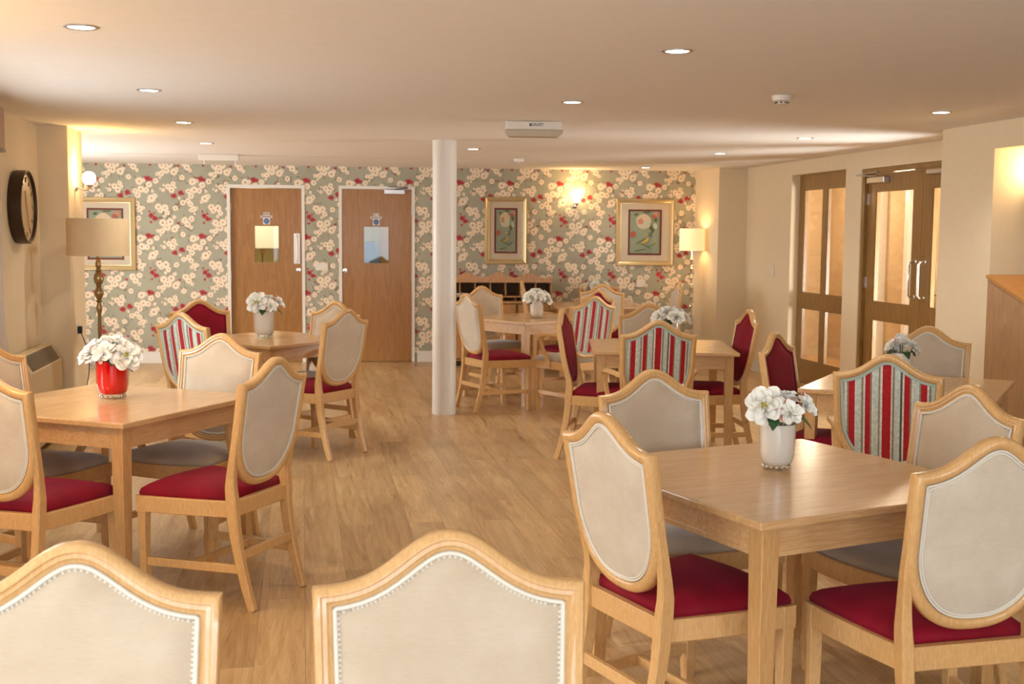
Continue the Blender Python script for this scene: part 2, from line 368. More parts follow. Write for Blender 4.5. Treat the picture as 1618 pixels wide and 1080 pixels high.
# ------------------------------------------------------------------ room shell
WA = -.06; WR = math.atan(WA)                 # back wall: y = 14 - .06 x
def wy(x): return 14.0+WA*x
struct('floor', MB().box(-3.9, 8.2, -2.7, 17.2, -.1, 0), M['floor'], smooth=False)
struct('ceiling', MB().box(-3.9, 8.2, -2.7, 17.2, H, H+.1), M['ceiling'], smooth=False)
def at_wall(o, x=0): o.location = (x, wy(x), 0); o.rotation_euler = (0, 0, WR); return o
KX = 1/math.cos(WR)
def wu(x): return x*KX                        # world x -> distance along the wall
DL = (-.845, .035); DR = (.425, 1.305); DH = 2.055
mb = MB()
for a, b_, z0, z1 in ((-3.8, DL[0], 0, H), (DL[0], DL[1], DH, H), (DL[1], DR[0], 0, H), (DR[0], DR[1], DH, H), (DR[1], 5.2, 0, H)):
    mb.box(wu(a), wu(b_), 0, .14, z0, z1)
at_wall(struct('wall_back', mb, M['paperwall'], smooth=False))
# left wall with a window, pillar, alcove beyond
mb = MB(); LX = -1.9
for y0, y1, z0, z1 in ((-2.6, .3, 0, H), (.3, 3.1, 0, .85), (.3, 3.1, 2.05, H), (3.1, 5.1, 0, H), (5.1, 7.3, 0, .85), (5.1, 7.3, 2.05, H), (7.3, 9.22, 0, H)): mb.box(LX-.2, LX, y0, y1, z0, z1)
struct('wall_left', mb, M['wall'], smooth=False)
struct('wall_left_pillar', MB().box(-3.7, -1.69, 9.22, 9.8, 0, H), M['wall'], smooth=False)
mb = MB()
for y0, y1, z0, z1 in ((9.8, 10.6, 0, H), (10.6, 12.6, 0, .8), (10.6, 12.6, 2.0, H), (12.6, 14.3, 0, H)): mb.box(-3.8, -3.65, y0, y1, z0, z1)
struct('wall_alcove', mb, M['wall'], smooth=False)
mb = MB()
for a, b_, z0, z1 in ((-2.1, -1.7, 0, H), (-1.7, 1.3, 0, .75), (-1.7, 1.3, 2.1, H), (1.3, 3.6, 0, H), (3.6, 4.4, 0, .75), (3.6, 4.4, 2.1, H), (4.4, 6.3, 0, H)): mb.box(a, b_, -2.6, -2.48, z0, z1)
struct('wall_front', mb, M['wall'], smooth=False)
for i, (ax, p, a, b_, z0, z1) in enumerate((('y', -2.54, -1.7, 1.3, .75, 2.1), ('y', -2.54, 3.6, 4.4, .75, 2.1), ('x', -2.0, .3, 3.1, .85, 2.05), ('x', -2.0, 5.1, 7.3, .85, 2.05), ('x', -3.72, 10.6, 12.6, .8, 2.0), ('x', 6.56, 8.0, 8.8, .4, 1.95))):  # last entry is an unseen window, added to go with the corridor fill
    f = MB(); g = MB(); mid = (a+b_)/2; t = .05
    def bx(m_, u0, u1, w0, w1, d):
        if ax == 'y': m_.box(u0, u1, p-d, p+d, w0, w1)
        else: m_.box(p-d, p+d, u0, u1, w0, w1)
    for u0, u1, w0, w1 in ((a, a+t, z0, z1), (b_-t, b_, z0, z1), (a+t, b_-t, z0, z0+t), (a+t, b_-t, z1-t, z1), (mid-t/2, mid+t/2, z0+t, z1-t)): bx(f, u0, u1, w0, w1, .03)
    bx(g, a+t, b_-t, z0+t, z1-t, .004)
    fo = struct('window_%d' % (i+1), f, M['white'], smooth=False)
    g.build('pane', M['pane'], fo, smooth=False)
# right wall: near block, niche, recessed wall with openings, corner pillar
RX = 5.0
SO = (10.42, 11.66); DO = (8.05, 10.1)
mb = MB()
for y0, y1, z0, z1 in ((7.9, DO[0], 0, H), (DO[0], DO[1], 2.12, H), (DO[1], SO[0], 0, H), (SO[0], SO[1], 2.14, H), (SO[1], 14.0, 0, H)): mb.box(RX, RX+.16, y0, y1, z0, z1)
struct('wall_right', mb, M['wall'], smooth=False)
struct('wall_right_pillar', MB().box(4.66, RX, 12.9, 13.74, 0, H), M['wall'], smooth=False)
mb = MB(); mb.box(4.52, 5.16, 7.24, 7.9, 0, H); mb.box(4.52, 4.7, 3.0, 7.24, 2.1, H); mb.box(4.52, 4.7, -2.48, 3.0, 0, H)
mb.box(6.2, 6.3, -2.48, 7.9, 0, H); mb.box(5.16, 6.3, 7.24, 7.9, 0, H)
struct('wall_niche', mb, M['wall'], smooth=False)
# corridor beyond the glazed doors
mb = MB(); mb.box(6.6, 6.7, 7.9, 14.4, 0, H); mb.box(5.16, 6.6, 14.2, 14.3, 0, H)
struct('wall_corridor', mb, M['corrwall'], smooth=False)
mb = MB()
for y0, y1 in ((12.66, 12.95), (10.9, 11.1), (12.0, 12.08)): mb.box(6.5, 6.598, y0, y1, 0, 2.15)
struct('trim_1', mb, M['white'], smooth=False)
# kitchen rooms beyond the back wall
mb = MB(); mb.box(-1.3, 1.7, 15.9, 16.0, 0, H); mb.box(.16, .26, 14.2, 15.9, 0, H); mb.box(-1.4, -1.3, 14.25, 16, 0, H); mb.box(1.7, 1.8, 14.1, 16, 0, H)
struct('wall_kitchen', mb, M['kitchen'], smooth=False)
# skirting
def skirt(name, segs):
    m_ = MB()
    for s_ in segs: m_.box(*s_)
    return struct(name, m_, M['white'], smooth=False)
at_wall(skirt('baseboard_back', [(wu(a), wu(b_), -.018, -.001, 0, .13) for a, b_ in ((-3.6, DL[0]-.03), (DL[1]+.03, DR[0]-.03), (DR[1]+.03, 4.64))]))
skirt('baseboard_right', [(RX-.018, RX-.001, SO[1], 12.88, 0, .12), (RX-.018, RX-.001, DO[1], SO[0], 0, .12), (4.64, 4.659, 12.9, 13.68, 0, .12), (4.502, 4.519, 7.26, 7.9, 0, .12)])
skirt('baseboard_left', [(-1.899, -1.882, -2.4, 9.2, 0, .12), (-1.689, -1.672, 9.22, 9.8, 0, .12), (-1.88, -1.69, 9.202, 9.219, 0, .12)])
struct('wall_column', MB().lathe([(.1, 0), (.1, H)], (1.17, 9.85, 0), 48), M['white'])

# ------------------------------------------------------------------ solid oak doors in the back wall
def bars_text(m_, u0, u1, z, h, y):
    """one line of small illegible lettering as little ink strokes"""
    u = u0; rr = random.Random(int(u0*1000+z*77))
    while u < u1:
        w_ = rr.uniform(.006, .011)
        if rr.random() > .15: m_.box(u, min(u+w_, u1), y-.001, y, z, z+h)
        u += w_+.004
def oak_door(idx, a, b_, vis, lockx, plate, closer, recess):
    fr = MB(); t = .035
    ua, ub = wu(a), wu(b_)
    for u0, u1, z0, z1 in ((ua, ua+t, 0, DH), (ub-t, ub, 0, DH), (ua+t, ub-t, DH-t, DH)): fr.box(u0, u1, -.012, .14, z0, z1)
    fo = at_wall(struct('trim_%d' % (idx+1), fr, M['white'], smooth=False))
    d = MB(); y0, y1 = recess, recess+.044; la, lb = ua+t+.003, ub-t-.003; top = DH-t-.004
    v0, v1, vz0, vz1 = wu(vis[0]), wu(vis[1]), 1.16, 1.583
    for u0, u1, z0, z1 in ((la, v0, .008, top), (v1, lb, .008, top), (v0, v1, .008, vz0), (v0, v1, vz1, top)): d.box(u0, u1, y0, y1, z0, z1)
    do = at_wall(struct('door_%d' % idx, d, M['doorwood'], smooth=False))
    g = MB(); g.box(v0, v1, y0+.018, y0+.024, vz0, vz1); g.build('vision_panel', M['pane'], do, smooth=False)
    bd = MB(); q = .009
    for u0, u1, z0, z1 in ((v0-q, v0, vz0-q, vz1+q), (v1, v1+q, vz0-q, vz1+q), (v0, v1, vz0-q, vz0), (v0, v1, vz1, vz1+q)): bd.box(u0, u1, y0-.006, y0-.0005, z0, z1)
    bd.build('glazing_bead', M['doorwood'], do, smooth=False)
    lk = MB(); lk.lathe([(.002, .012), (.026, .010), (.028, 0)], (wu(lockx), y0, 1.073), 20, 'y'); lo = lk.build('lock', M['chrome'], do)
    kh = MB(); kh.box(wu(lockx)-.004, wu(lockx)+.004, y0-.016, y0-.013, 1.06, 1.085); kh.build('keyhole', M['ink'], lo, smooth=False)
    c = wu((vis[0]+vis[1])/2)
    sg = MB(); sg.box(c-.036, c+.036, y0-.003, y0-.0005, 1.705, 1.742); sg.box(c-.068, c+.068, y0-.003, y0-.0005, 1.676, 1.705); so = sg.build('name_plate', M['label'], do, smooth=False)
    ik = MB(); bars_text(ik, c-.028, c+.028, 1.717, .012, y0-.003); bars_text(ik, c-.05, c+.05, 1.685, .012, y0-.003); ik.build('lettering', M['ink'], so, smooth=False)
    sg = MB(); sg.box(c-.039, c+.039, y0-.003, y0-.0005, 1.602, 1.676); so = sg.build('safety_sign', M['whiteplastic'], do, smooth=False)
    dk = MB(); dk.lathe([(.002, .002), (.033, .0015), (.033, 0)], (c, y0-.003, 1.64), 28, 'y'); dk.build('blue_disc', M['blue'], so)
    rg = MB(); rg.tube([(c+.021*math.cos(k*math.pi/8), y0-.006, 1.64+.021*math.sin(k*math.pi/8)) for k in range(16)], .0012, 4, False, True); bars_text(rg, c-.013, c+.013, 1.637, .007, y0-.006); rg.build('sign_marking', M['label'], so)
    hg = MB()
    hs = ub-t if idx == 2 else ua+t
    for z in (1.78, 1.0, .22): hg.box(hs-.006, hs+.006, y0-.012, y0+.004, z-.05, z+.05)
    hg.build('hinge', M['steel'], do, smooth=False)
    if plate:
        pl = MB(); u = wu(-.06); pl.box(u-.035, u+.035, y0-.003, y0-.0005, 1.15, 1.50); po = pl.build('pull_plate', M['steel'], do, smooth=False)
        gr = MB(); gr.tube([(u+.005, y0-.002, 1.17), (u+.005, y0-.03, 1.2), (u+.005, y0-.03, 1.45), (u+.005, y0-.002, 1.48)], .009, 10); gr.build('pull_handle', M['goldlight'], po)
    if closer:
        cl = MB(); cl.box(wu(.95), wu(1.185), y0-.05, y0-.0005, 1.965, 2.015); co = cl.build('door_closer', M['steel'], do, smooth=False, bevel=.004)
        ar = MB(); ar.bar([(wu(1.08), y0-.03, 2.02), (wu(1.22), y0-.09, 2.035)], .02, .006); ar.bar([(wu(1.22), y0-.09, 2.04), (wu(1.0), -.014, 2.05)], .02, .006); ar.build('closer_arm', M['dark'], co, smooth=False)
    return do
oak_door(1, DL[0], DL[1], (-.54, -.267), -.045, True, False, .045)
oak_door(2, DR[0], DR[1], (.714, .998), .492, False, True, .0)
sw = thing('wall_switch', 'white double switch plate on the floral wall between the two oak doors', 'switch', (.227, wy(.227), 1.118), WR)
MB().box(-.074, .074, -.010, -.0015, -.043, .043).build('face_plate', M['whiteplastic'], sw, smooth=False, bevel=.003)
for u in (-.036, .036): MB().box(u-.022, u+.022, -.014, -.0105, -.022, .022).build('rocker', M['white'], sw, smooth=False, bevel=.002)
# kitchen things seen through the vision panels
k1 = thing('wall_cupboard', 'white kitchen wall cupboard seen through left door vision panel', 'cupboard', (-.55, 15.7, 1.3))
MB().box(-.6, .6, -.2, .19, 0, .75).build('body', M['kitchenwhite'], k1, smooth=False)
for u in (-.3, .3): MB().box(u-.29, u+.29, -.22, -.202, .01, .74).build('door', M['kitchenwhite'], k1, smooth=False)
k2 = thing('hanging_ladle', 'ladle with red ring hook hanging below the kitchen cupboard', 'ladle', (-.5, 15.56, 1.02))
MB().tube([(0, 0, .02), (0, 0, .22)], .006, 6).ball((0, -.02, 0), .03, 6).build('handle', M['black'], k2)
MB().tube([(.022*math.cos(a*.5236), 0, .245+.022*math.sin(a*.5236)) for a in range(12)], .005, 6, False, True).build('hook_ring', plain('red_plastic', srgb(190, 40, 30), .5), k2)
k3 = thing('hanging_spoon', 'dark round spoon hanging at the left of the left vision panel', 'spoon', (-.62, 15.56, 1.0))
MB().tube([(0, 0, -.15), (0, 0, .05)], .005, 6).build('handle', M['steel'], k3)
MB().ball((0, 0, .1), .032, 6, 1.2).build('bowl', M['black'], k3)
k4 = thing('kitchen_door', 'ochre wooden door slab seen through right door vision panel', 'door', (1.22, 15.6, 0))
MB().box(-.2, .12, -.02, .02, 0, 2.0).build('slab', M['ochre'], k4, smooth=False); MB().box(.13, .2, -.05, .03, 0, 2.05).build('jamb', M['kitchenwhite'], k4, smooth=False)
k5 = thing('cooker_hood', 'blue grey steel cooker hood and shelf seen through right vision panel', 'hood', (.72, 15.5, 1.05))
MB().prism([(-.35, 0), (.28, 0), (.2, .35), (-.25, .35)], -.25, .25, 'xz').build('canopy', M['kitsteel'], k5, smooth=False)
MB().box(-.35, .28, -.2, .3, -.25, -.21).build('shelf', M['steel'], k5, smooth=False)
MB().tube([(-.1, .05, -.2), (-.1, .05, 0)], .05, 12).build('pan', M['steel'], k5)
lamp('kitchen_lamp', (-.6, 14.8, 1.7), 15, (1, .93, .72), .15); lamp('kitchen_lamp', (.95, 14.8, 2.1), 7, (1, .93, .75), .15)

# ------------------------------------------------------------------ glazed oak doors and side screen in the right wall
def glazed(name, y0, y1, x0, x1, top, panes, mat=M['framewood'], z_lo=.006):
    """leaf in the plane of the right wall; panes = list of (ya,yb,za,zb) openings"""
    ys = sorted({y0, y1} | {p[0] for p in panes} | {p[1] for p in panes}); zs = sorted({z_lo, top} | {p[2] for p in panes} | {p[3] for p in panes})
    m_ = MB()
    for i in range(len(ys)-1):
        for j in range(len(zs)-1):
            cy, cz = (ys[i]+ys[i+1])/2, (zs[j]+zs[j+1])/2
            if not any(p[0] < cy < p[1] and p[2] < cz < p[3] for p in panes): m_.box(x0, x1, ys[i], ys[i+1], zs[j], zs[j+1])
    o = struct(name, m_, mat, smooth=False)
    for p in panes:
        MB().box((x0+x1)/2-.003, (x0+x1)/2+.003, p[0], p[1], p[2], p[3]).build('pane', M['pane'], o, smooth=False)
        bd = MB(); q = .012
        for ya, yb, za, zb in ((p[0], p[0]+q, p[2], p[3]), (p[1]-q, p[1], p[2], p[3]), (p[0]+q, p[1]-q, p[2], p[2]+q), (p[0]+q, p[1]-q, p[3]-q, p[3])): bd.box(x0+.004, x0+.016, ya, yb, za, zb)
        bd.build('glazing_bead', mat, o, smooth=False)
    return o
scr = glazed('window_7', SO[0]+.002, SO[1]-.002, 5.09, 5.13, 2.138, [(11.1, 11.54, .93, 1.99), (10.5, 10.99, .93, 1.99), (11.1, 11.54, .24, .78), (10.5, 10.99, .24, .78)])
fr = MB()
for a, b_, z0, z1 in ((DO[1]-.045, DO[1]-.001, 0, 2.118), (DO[0]+.001, DO[0]+.045, 0, 2.118), (DO[0]+.045, DO[1]-.045, 2.075, 2.118)): fr.box(RX+.01, RX+.12, a, b_, z0, z1)
struct('trim_4', fr, M['framewood'], smooth=False)
def dpull(parent, y, side):
    m_ = MB(); x = 5.045; pts = [(x, y, 1.01), (x-.045, y, 1.012), (x-.06, y, 1.03), (x-.06, y, 1.29), (x-.045, y, 1.308), (x, y, 1.31)]
    m_.tube(pts, .0105, 10); m_.lathe([(.018, 0), (.018, .004)], (x-.004, y, 1.01), 14, 'x'); m_.lathe([(.018, 0), (.018, .004)], (x-.004, y, 1.31), 14, 'x')
    m_.build('pull_handle', M['chrome'], parent)
d3 = glazed('door_3', 9.09, 10.05, 5.045, 5.09, 2.07, [(9.24, 9.9, .93, 1.92), (9.24, 9.9, .24, .78)])
dpull(d3, 9.165, 1)
d4 = glazed('door_4', 8.1, 9.085, 5.045, 5.09, 2.07, [(8.28, 8.93, .93, 1.92), (8.28, 8.93, .24, .78)])
dpull(d4, 9.01, 1)
for z in (1.85, 1.1, .2): MB().box(5.035, 5.046, 10.04, 10.065, z-.05, z+.05).build('hinge', M['chrome'], d3, smooth=False)
cl = MB(); cl.box(4.985, 5.044, 9.66, 9.98, 1.985, 2.04); co = cl.build('door_closer', M['steel'], d3, smooth=False, bevel=.006)
ar = MB(); ar.bar([(5.01, 9.85, 2.045), (4.93, 10.06, 2.06)], .02, .006, (0, 1, 0)); ar.bar([(4.93, 10.06, 2.065), (5.0, 9.8, 2.085)], .02, .006, (0, 1, 0)); ar.build('closer_arm', M['steel'], co, smooth=False)
cl = MB(); cl.box(4.985, 5.044, 8.5, 8.95, 2.02, 2.06); cl.build('door_closer', M['steel'], d4, smooth=False, bevel=.006)
# corridor handrail
hr = thing('corridor_handrail', 'brown wooden handrail on the corridor wall beyond the glazed doors', 'handrail', (6.6, 9.8, 0))
MB().tube([(-.08, -1.8, .92), (-.08, 2.0, .92)], .022, 10).build('rail', M['framewood'], hr)
for y in (-1.2, 0, 1.2): MB().tube([(-.001, y, .86), (-.07, y, .86), (-.08, y, .905)], .009, 8).build('bracket', M['steel'], hr)
lamp('corridor_lamp', (5.9, 11.0, 2.05), 26, (1, .8, .55), .1); lamp('corridor_lamp', (5.9, 8.9, 2.05), 18, (1, .84, .64), .1); lamp('corridor_lamp', (5.9, 13.0, 2.05), 30, (1, .82, .6), .1)

# ------------------------------------------------------------------ chairs
def lean(z): return -(z-.478)*.17 if z > .478 else 0
def shield(inset=0.0):
    """closed outline of the backrest in the x,z plane, offset inwards"""
    W = .232; pts = []; n = 26
    for k in range(n+1):                      # crest, right ear to left ear
        x = W*(1-2*k/n); t = abs(x)/W; f = math.exp(-(t/.48)**2.2); pts.append((x, .918+.09*f))
    side = []
    for k in range(1, 5): z = .918-(.918-.715)*k/4; side.append((-(W-(.918-z)*.03), z))
    W2 = W-.203*.03
    m_ = 20
    for k in range(1, m_+1):
        a = (math.pi/2)*k/m_; side.append((-W2*math.cos(a)**.82 if k < m_ else 0, .715-.237*math.sin(a)**1.08))
    pts += side; pts += [(-x, z) for x, z in reversed(side[:-1])]
    if not inset: return pts
    out = []; n = len(pts)
    for i in range(n):
        a, b_, c = Vector(pts[i-1]), Vector(pts[i]), Vector(pts[(i+1) % n])
        e1 = (b_-a).normalized(); e2 = (c-b_).normalized(); n1 = Vector((-e1.y, e1.x)); n2 = Vector((-e2.y, e2.x))
        m2 = (n1+n2)/max(1+n1.dot(n2), .35); out.append((b_.x+m2.x*inset, b_.y+m2.y*inset))
    segs = [(Vector(pts[i-1]), Vector(pts[i])) for i in range(n)]
    def near(p):
        p = Vector(p); best = 9
        for a, b_ in segs:
            d = b_-a; t = max(0, min(1, (p-a).dot(d)/max(d.length_squared, 1e-12))); best = min(best, (p-a-d*t).length)
        return best
    ok = [near(p) > inset*.965 for p in out]
    return [out[i] if ok[i] else out[min((j for j in range(n) if ok[j]), key=lambda j: min((i-j) % n, (j-i) % n))] for i in range(n)]
def sgn_area(p): return sum(p[i-1][0]*p[i][1]-p[i][0]*p[i-1][1] for i in range(len(p)))
assert sgn_area(shield()) > 0
def back_frame():
    m_ = MB()
    prof = [(0, -.008), (0, .012), (.003, .0175), (.013, .019), (.016, .0145), (.023, .0155), (.026, .0105), (.0325, .0085), (.034, 0), (.033, -.010), (.027, -.0175), (.018, -.021), (.009, -.019), (.003, -.014)]
    cols = [(shield(d) if d else shield(), y) for d, y in prof]; n = len(cols[0][0])
    rings = [[(c[i][0], lean(c[i][1])+y, c[i][1]) for c, y in cols] for i in range(n)]
    return m_.loft(rings, closed=True)
def panel(inset, y0, dome, sgn):
    """upholstered panel laid out in rows across the shield, swelling away from its edge"""
    o = shield(inset); rt = [p for p in o if p[0] >= -1e-6]; rt.sort(key=lambda p: p[1]); n = 22
    def half(z):
        for a, b_ in zip(rt, rt[1:]):
            if a[1] <= z <= b_[1]: return a[0]+(b_[0]-a[0])*(z-a[1])/max(b_[1]-a[1], 1e-9)
        return 0
    zs = sorted({round(p[1], 6) for p in rt} | {rt[0][1]+(rt[-1][1]-rt[0][1])*k/40 for k in range(1, 40)})
    segs = [(o[i-1], o[i]) for i in range(len(o))]
    def dist(x, z):
        best = 9
        for (ax_, az), (bx_, bz) in segs:
            dx, dz = bx_-ax_, bz-az; L = dx*dx+dz*dz
            t = 0 if L < 1e-12 else max(0, min(1, ((x-ax_)*dx+(z-az)*dz)/L)); best = min(best, (x-ax_-t*dx)**2+(z-az-t*dz)**2)
        return math.sqrt(best)
    m_ = MB()
    for z in zs:
        w_ = max(half(z), .0004)
        for k in range(n+1):
            x = w_*math.sin(math.pi/2*(2*k/n-1)); d = dist(x, z)
            m_.v.append((x, lean(z)+sgn*(y0+dome*(1-math.exp(-(d/.028)**1.4))), z))
    for r_ in range(len(zs)-1):
        for k in range(n): q = r_*(n+1)+k; m_.f.append((q, q+1, q+n+2, q+n+1))
    return m_
def cord(inset, y):
    o = shield(inset); o = [p for i, p in enumerate(o) if (Vector(p)-Vector(o[i-1])).length > 1e-5]
    return [(p[0], lean(p[1])+y, p[1]) for p in o]
def piping(inset, y, r, n=6):
    return MB().tube(cord(inset, y), r, n, False, True)
def seat_outline(k=0.0):
    pts = []
    for i in range(15): t = i/14; x = -.25+.5*t; pts.append((x, .422+.03*math.sin(math.pi*t)))
    pts = [(-.192, .012)]+[(-.216, .15), (-.236, .29)]+pts+[(.236, .29), (.216, .15), (.192, .012)]
    return [(x*(1-k), .22+(y-.22)*(1-k)) for x, y in pts]
def make_chair(label, style):
    red = style == 'red'
    t = thing('dining_armchair' if not red else 'dining_chair', label, 'chair')
    wd = M['chairwood']
    bf = back_frame().build('backrest_frame', wd, t, angle=50)
    fm, rm = (M['red'], M['cream']) if red else (M['taupe'], M['striped'])
    panel(.030, .004, .016, 1).build('front_panel', fm, bf); panel(.030, .007, .010, -1).build('rear_panel', rm, bf)
    pm = M['red'] if red else M['gimp']
    gp = piping(.037, .0105, .0042)
    if not red:                                # little looped braid inside the front edge
        o = shield(.043); n = len(o)
        for i in range(n):
            a, b_ = Vector(o[i]), Vector(o[(i+1) % n]); L = (b_-a).length; m = max(1, int(L/.0075))
            for j in range(m):
                q = a+(b_-a)*(j/m); gp.box(q.x-.0018, q.x+.0018, lean(q.y)+.007, lean(q.y)+.0112, q.y-.0018, q.y+.0018)
    gp.build('front_piping', pm, bf)
    rp = piping(.036, -.0125, .0034); rp.tube(cord(.0425, -.0125), .0028, 6, False, True)
    rp.build('rear_piping', M['gimp'] if red else M['gimpblue'], bf)
    # rear posts
    for s in (-1, 1):
        prof = [(0, .185, -.085), (.1, .186, -.055), (.2, .187, -.03), (.3, .189, -.012), (.38, .190, -.003), (.44, .192, 0), (.5, .194, .004), (.55, .198, -.002), (.6, .205, -.014), (.66, .211, -.027), (.72, .2135, -.041), (.8, .2145, -.055), (.86, .2148, -.065)]
        ws = [.030, .032, .033, .035, .036, .036, .032, .029, .027, .026, .026, .024, .02]; hs = [.034, .037, .04, .044, .048, .05, .045, .038, .034, .031, .031, .03, .028]
        MB().bar([(s*x, y, z) for z, x, y in prof], ws, hs, (1, 0, 0), .3).build('leg', wd, t)
        # front legs: square, fluted, tapering to a small spade foot
        cx, cy = s*.232, .405; lg = MB()
        lg.bar([(cx, cy, .44), (cx, cy, .372), (cx, cy, .37), (cx, cy, .145), (cx, cy, .135), (cx, cy, .12), (cx, cy, .0)], [.048, .048, .040, .033, .031, .039, .027], [.048, .048, .040, .033, .031, .039, .027], (1, 0, 0), .12)
        for k in (-.008, 0, .008): lg.bar([(cx+k, cy+.0185, .365), (cx+k*.8, cy+.0155, .16)], .004, .004); lg.bar([(cx+s*.0185, cy+k, .365), (cx+s*.0155, cy+k*.8, .16)], .004, .004)
        lg.build('leg', wd, t)
        MB().bar([(s*.188, -.035, .165), (s*.228, .395, .165)], .018, .034, (1, 0, 0), .15).build('stretcher', wd, t)
    MB().bar([(-.205, .19, .165), (.205, .19, .165)], .018, .03, (0, 1, 0), .15).build('stretcher', wd, t)
    MB().bar([(-.185, -.033, .22), (.185, -.033, .22)], .018, .036, (0, 1, 0), .15).build('stretcher', wd, t)
    fr = MB()
    for s in (-1, 1): fr.bar([(s*.190, .012, .407), (s*.216, .15, .407), (s*.236, .29, .407), (s*.243, .40, .407)], .026, .066, (1, 0, 0), .2)
    fr.bar([(-.19, .004, .407), (.19, .004, .407)], .028, .066, (0, 1, 0), .2)
    fr.bar([(-.235+.47*k/10, .415+.03*math.sin(math.pi*k/10), .407) for k in range(11)], .026, .066, (0, 1, 0), .2)
    fr.build('seat_frame', wd, t)
    st = MB(); rings = []
    for k, z in ((.06, .432), (.03, .440), (.022, .452), (.05, .468), (.14, .482), (.32, .493), (.6, .500), (.85, .502)): rings.append([(x, y, z) for x, y in seat_outline(k)])
    st.loft(rings).build('seat', M['red'] if red else M['seattaupe'], t, angle=80)
    if not red:
        for s in (-1, 1):
            am = MB()
            am.bar([(s*.214, -.03, .662), (s*.236, .05, .668), (s*.262, .14, .672), (s*.275, .22, .668), (s*.276, .28, .656), (s*.272, .305, .640)], [.026, .034, .042, .048, .05, .04], [.028, .026, .024, .026, .03, .026], (1, 0, 0), .45)
            am.bar([(s*.272, .275, .655), (s*.272, .292, .60), (s*.266, .275, .54), (s*.256, .235, .48), (s*.246, .215, .43), (s*.244, .212, .39)], [.03, .028, .027, .027, .028, .028], [.036, .032, .032, .034, .04, .042], (1, 0, 0), .3)
            am.build('armrest', wd, t)
    return t
CH = []
proto = {}
def chair(style, x, y, deg, label, group):
    if style not in proto: t = make_chair(label, style); proto[style] = t
    else: t = copy_tree(proto[style])
    t['label'] = label; t['group'] = group; t.location = (x, y, 0); t.rotation_euler = (0, 0, R(deg)); CH.append(t); return t
GR_ = 'shield-back chairs with red seats'; GT_ = 'shield-back armchairs with taupe seats'
chair('red', .93, 3.29, -72, 'red-seated chair with cream shield back at left side of the nearest right table', GR_)
chair('red', 1.74, 2.81, 4, 'red-seated chair with cream back at bottom right corner, nearest side of the right table', GR_)
chair('taupe', 2.19, 3.69, 107, 'taupe armchair at right side of the nearest right table, crest cut by frame edge', GT_)
chair('taupe', 1.32, 4.20, 192, 'taupe armchair at far side of the nearest right table, behind its left chair', GT_)
chair('taupe', .24, 1.89, 177, 'large cream shield-back armchair at bottom centre of the photo', GT_)
chair('taupe', -.37, 1.90, 177, 'large cream shield-back armchair at bottom left corner of the photo', GT_)
chair('red', -.18, 4.94, 58, 'red-seated chair with taupe shield back at right side of the red vase table', GR_)
chair('red', -1.16, 4.74, -27, 'red-seated chair cut by left photo edge, beside the red vase table', GR_)
chair('taupe', -1.38, 5.72, 237, 'taupe armchair between the wall heater and the red vase table', GT_)
chair('taupe', -.44, 5.99, 151, 'brightly sunlit white-looking armchair behind the red vase table', GT_)
chair('taupe', -.70, 7.76, -42, 'striped-back armchair at the left back table below the left oak door', GT_)
chair('red', -.73, 9.05, 203, 'chair with dark red back by the floral wall left of the left oak door', GR_)
chair('taupe', .19, 8.83, 136, 'cream armchair mostly hidden behind the taupe-backed chair near the two oak doors', GT_)
chair('red', .23, 8.07, 49, 'red-seated chair with taupe shield back standing in the aisle before the right oak door', GR_)
chair('red', 1.46, 10.05, -71, 'red-seated chair with pale shield back just right of the round column', GR_)
chair('taupe', 1.76, 11.35, 206, 'taupe armchair in front of the pigeonhole dresser, right of column', GT_)
chair('taupe', 2.36, 9.66, 23, 'striped-back armchair at the column-side table, seen from behind', GT_)
chair('red', 2.66, 10.72, 116, 'red-backed chair whose crest peeks above the striped chair near the column table', GR_)
chair('red', 3.08, 11.96, -20, 'grey-taupe-backed red-seated chair in front of the table at the back wall', GR_)
chair('red', 3.32, 13.0, 177, 'red-backed chair against the floral wall behind the back table flowers', GR_)
chair('taupe', 2.45, 12.72, 262, 'armchair seen edge-on at left end of the back wall table', GT_)
chair('taupe', 3.97, 12.45, 84, 'armchair seen edge-on at right end of the back wall table, under the picture', GT_)
chair('taupe', 2.11, 6.88, -8, 'striped-back armchair at near side of the middle right table', GT_)
chair('red', 2.96, 7.77, 86, 'chair with red front back panel at right side of the middle right table', GR_)
chair('red', 1.83, 7.86, -113, 'chair with red back seen edge-on at left side of the middle right table', GR_)
chair('taupe', 2.52, 8.38, 170, 'taupe armchair at far side of the middle right table behind flowers', GT_)
chair('red', 2.53, 5.86, 227, 'bright red-backed chair at left corner of the table beside the oak desk', GR_)
chair('taupe', 2.54, 4.80, -34, 'striped-back armchair at near side of the table beside the oak desk', GT_)
chair('taupe', 3.48, 6.16, 147, 'taupe armchair at far side of the table beside the oak desk, before glazed doors', GT_)

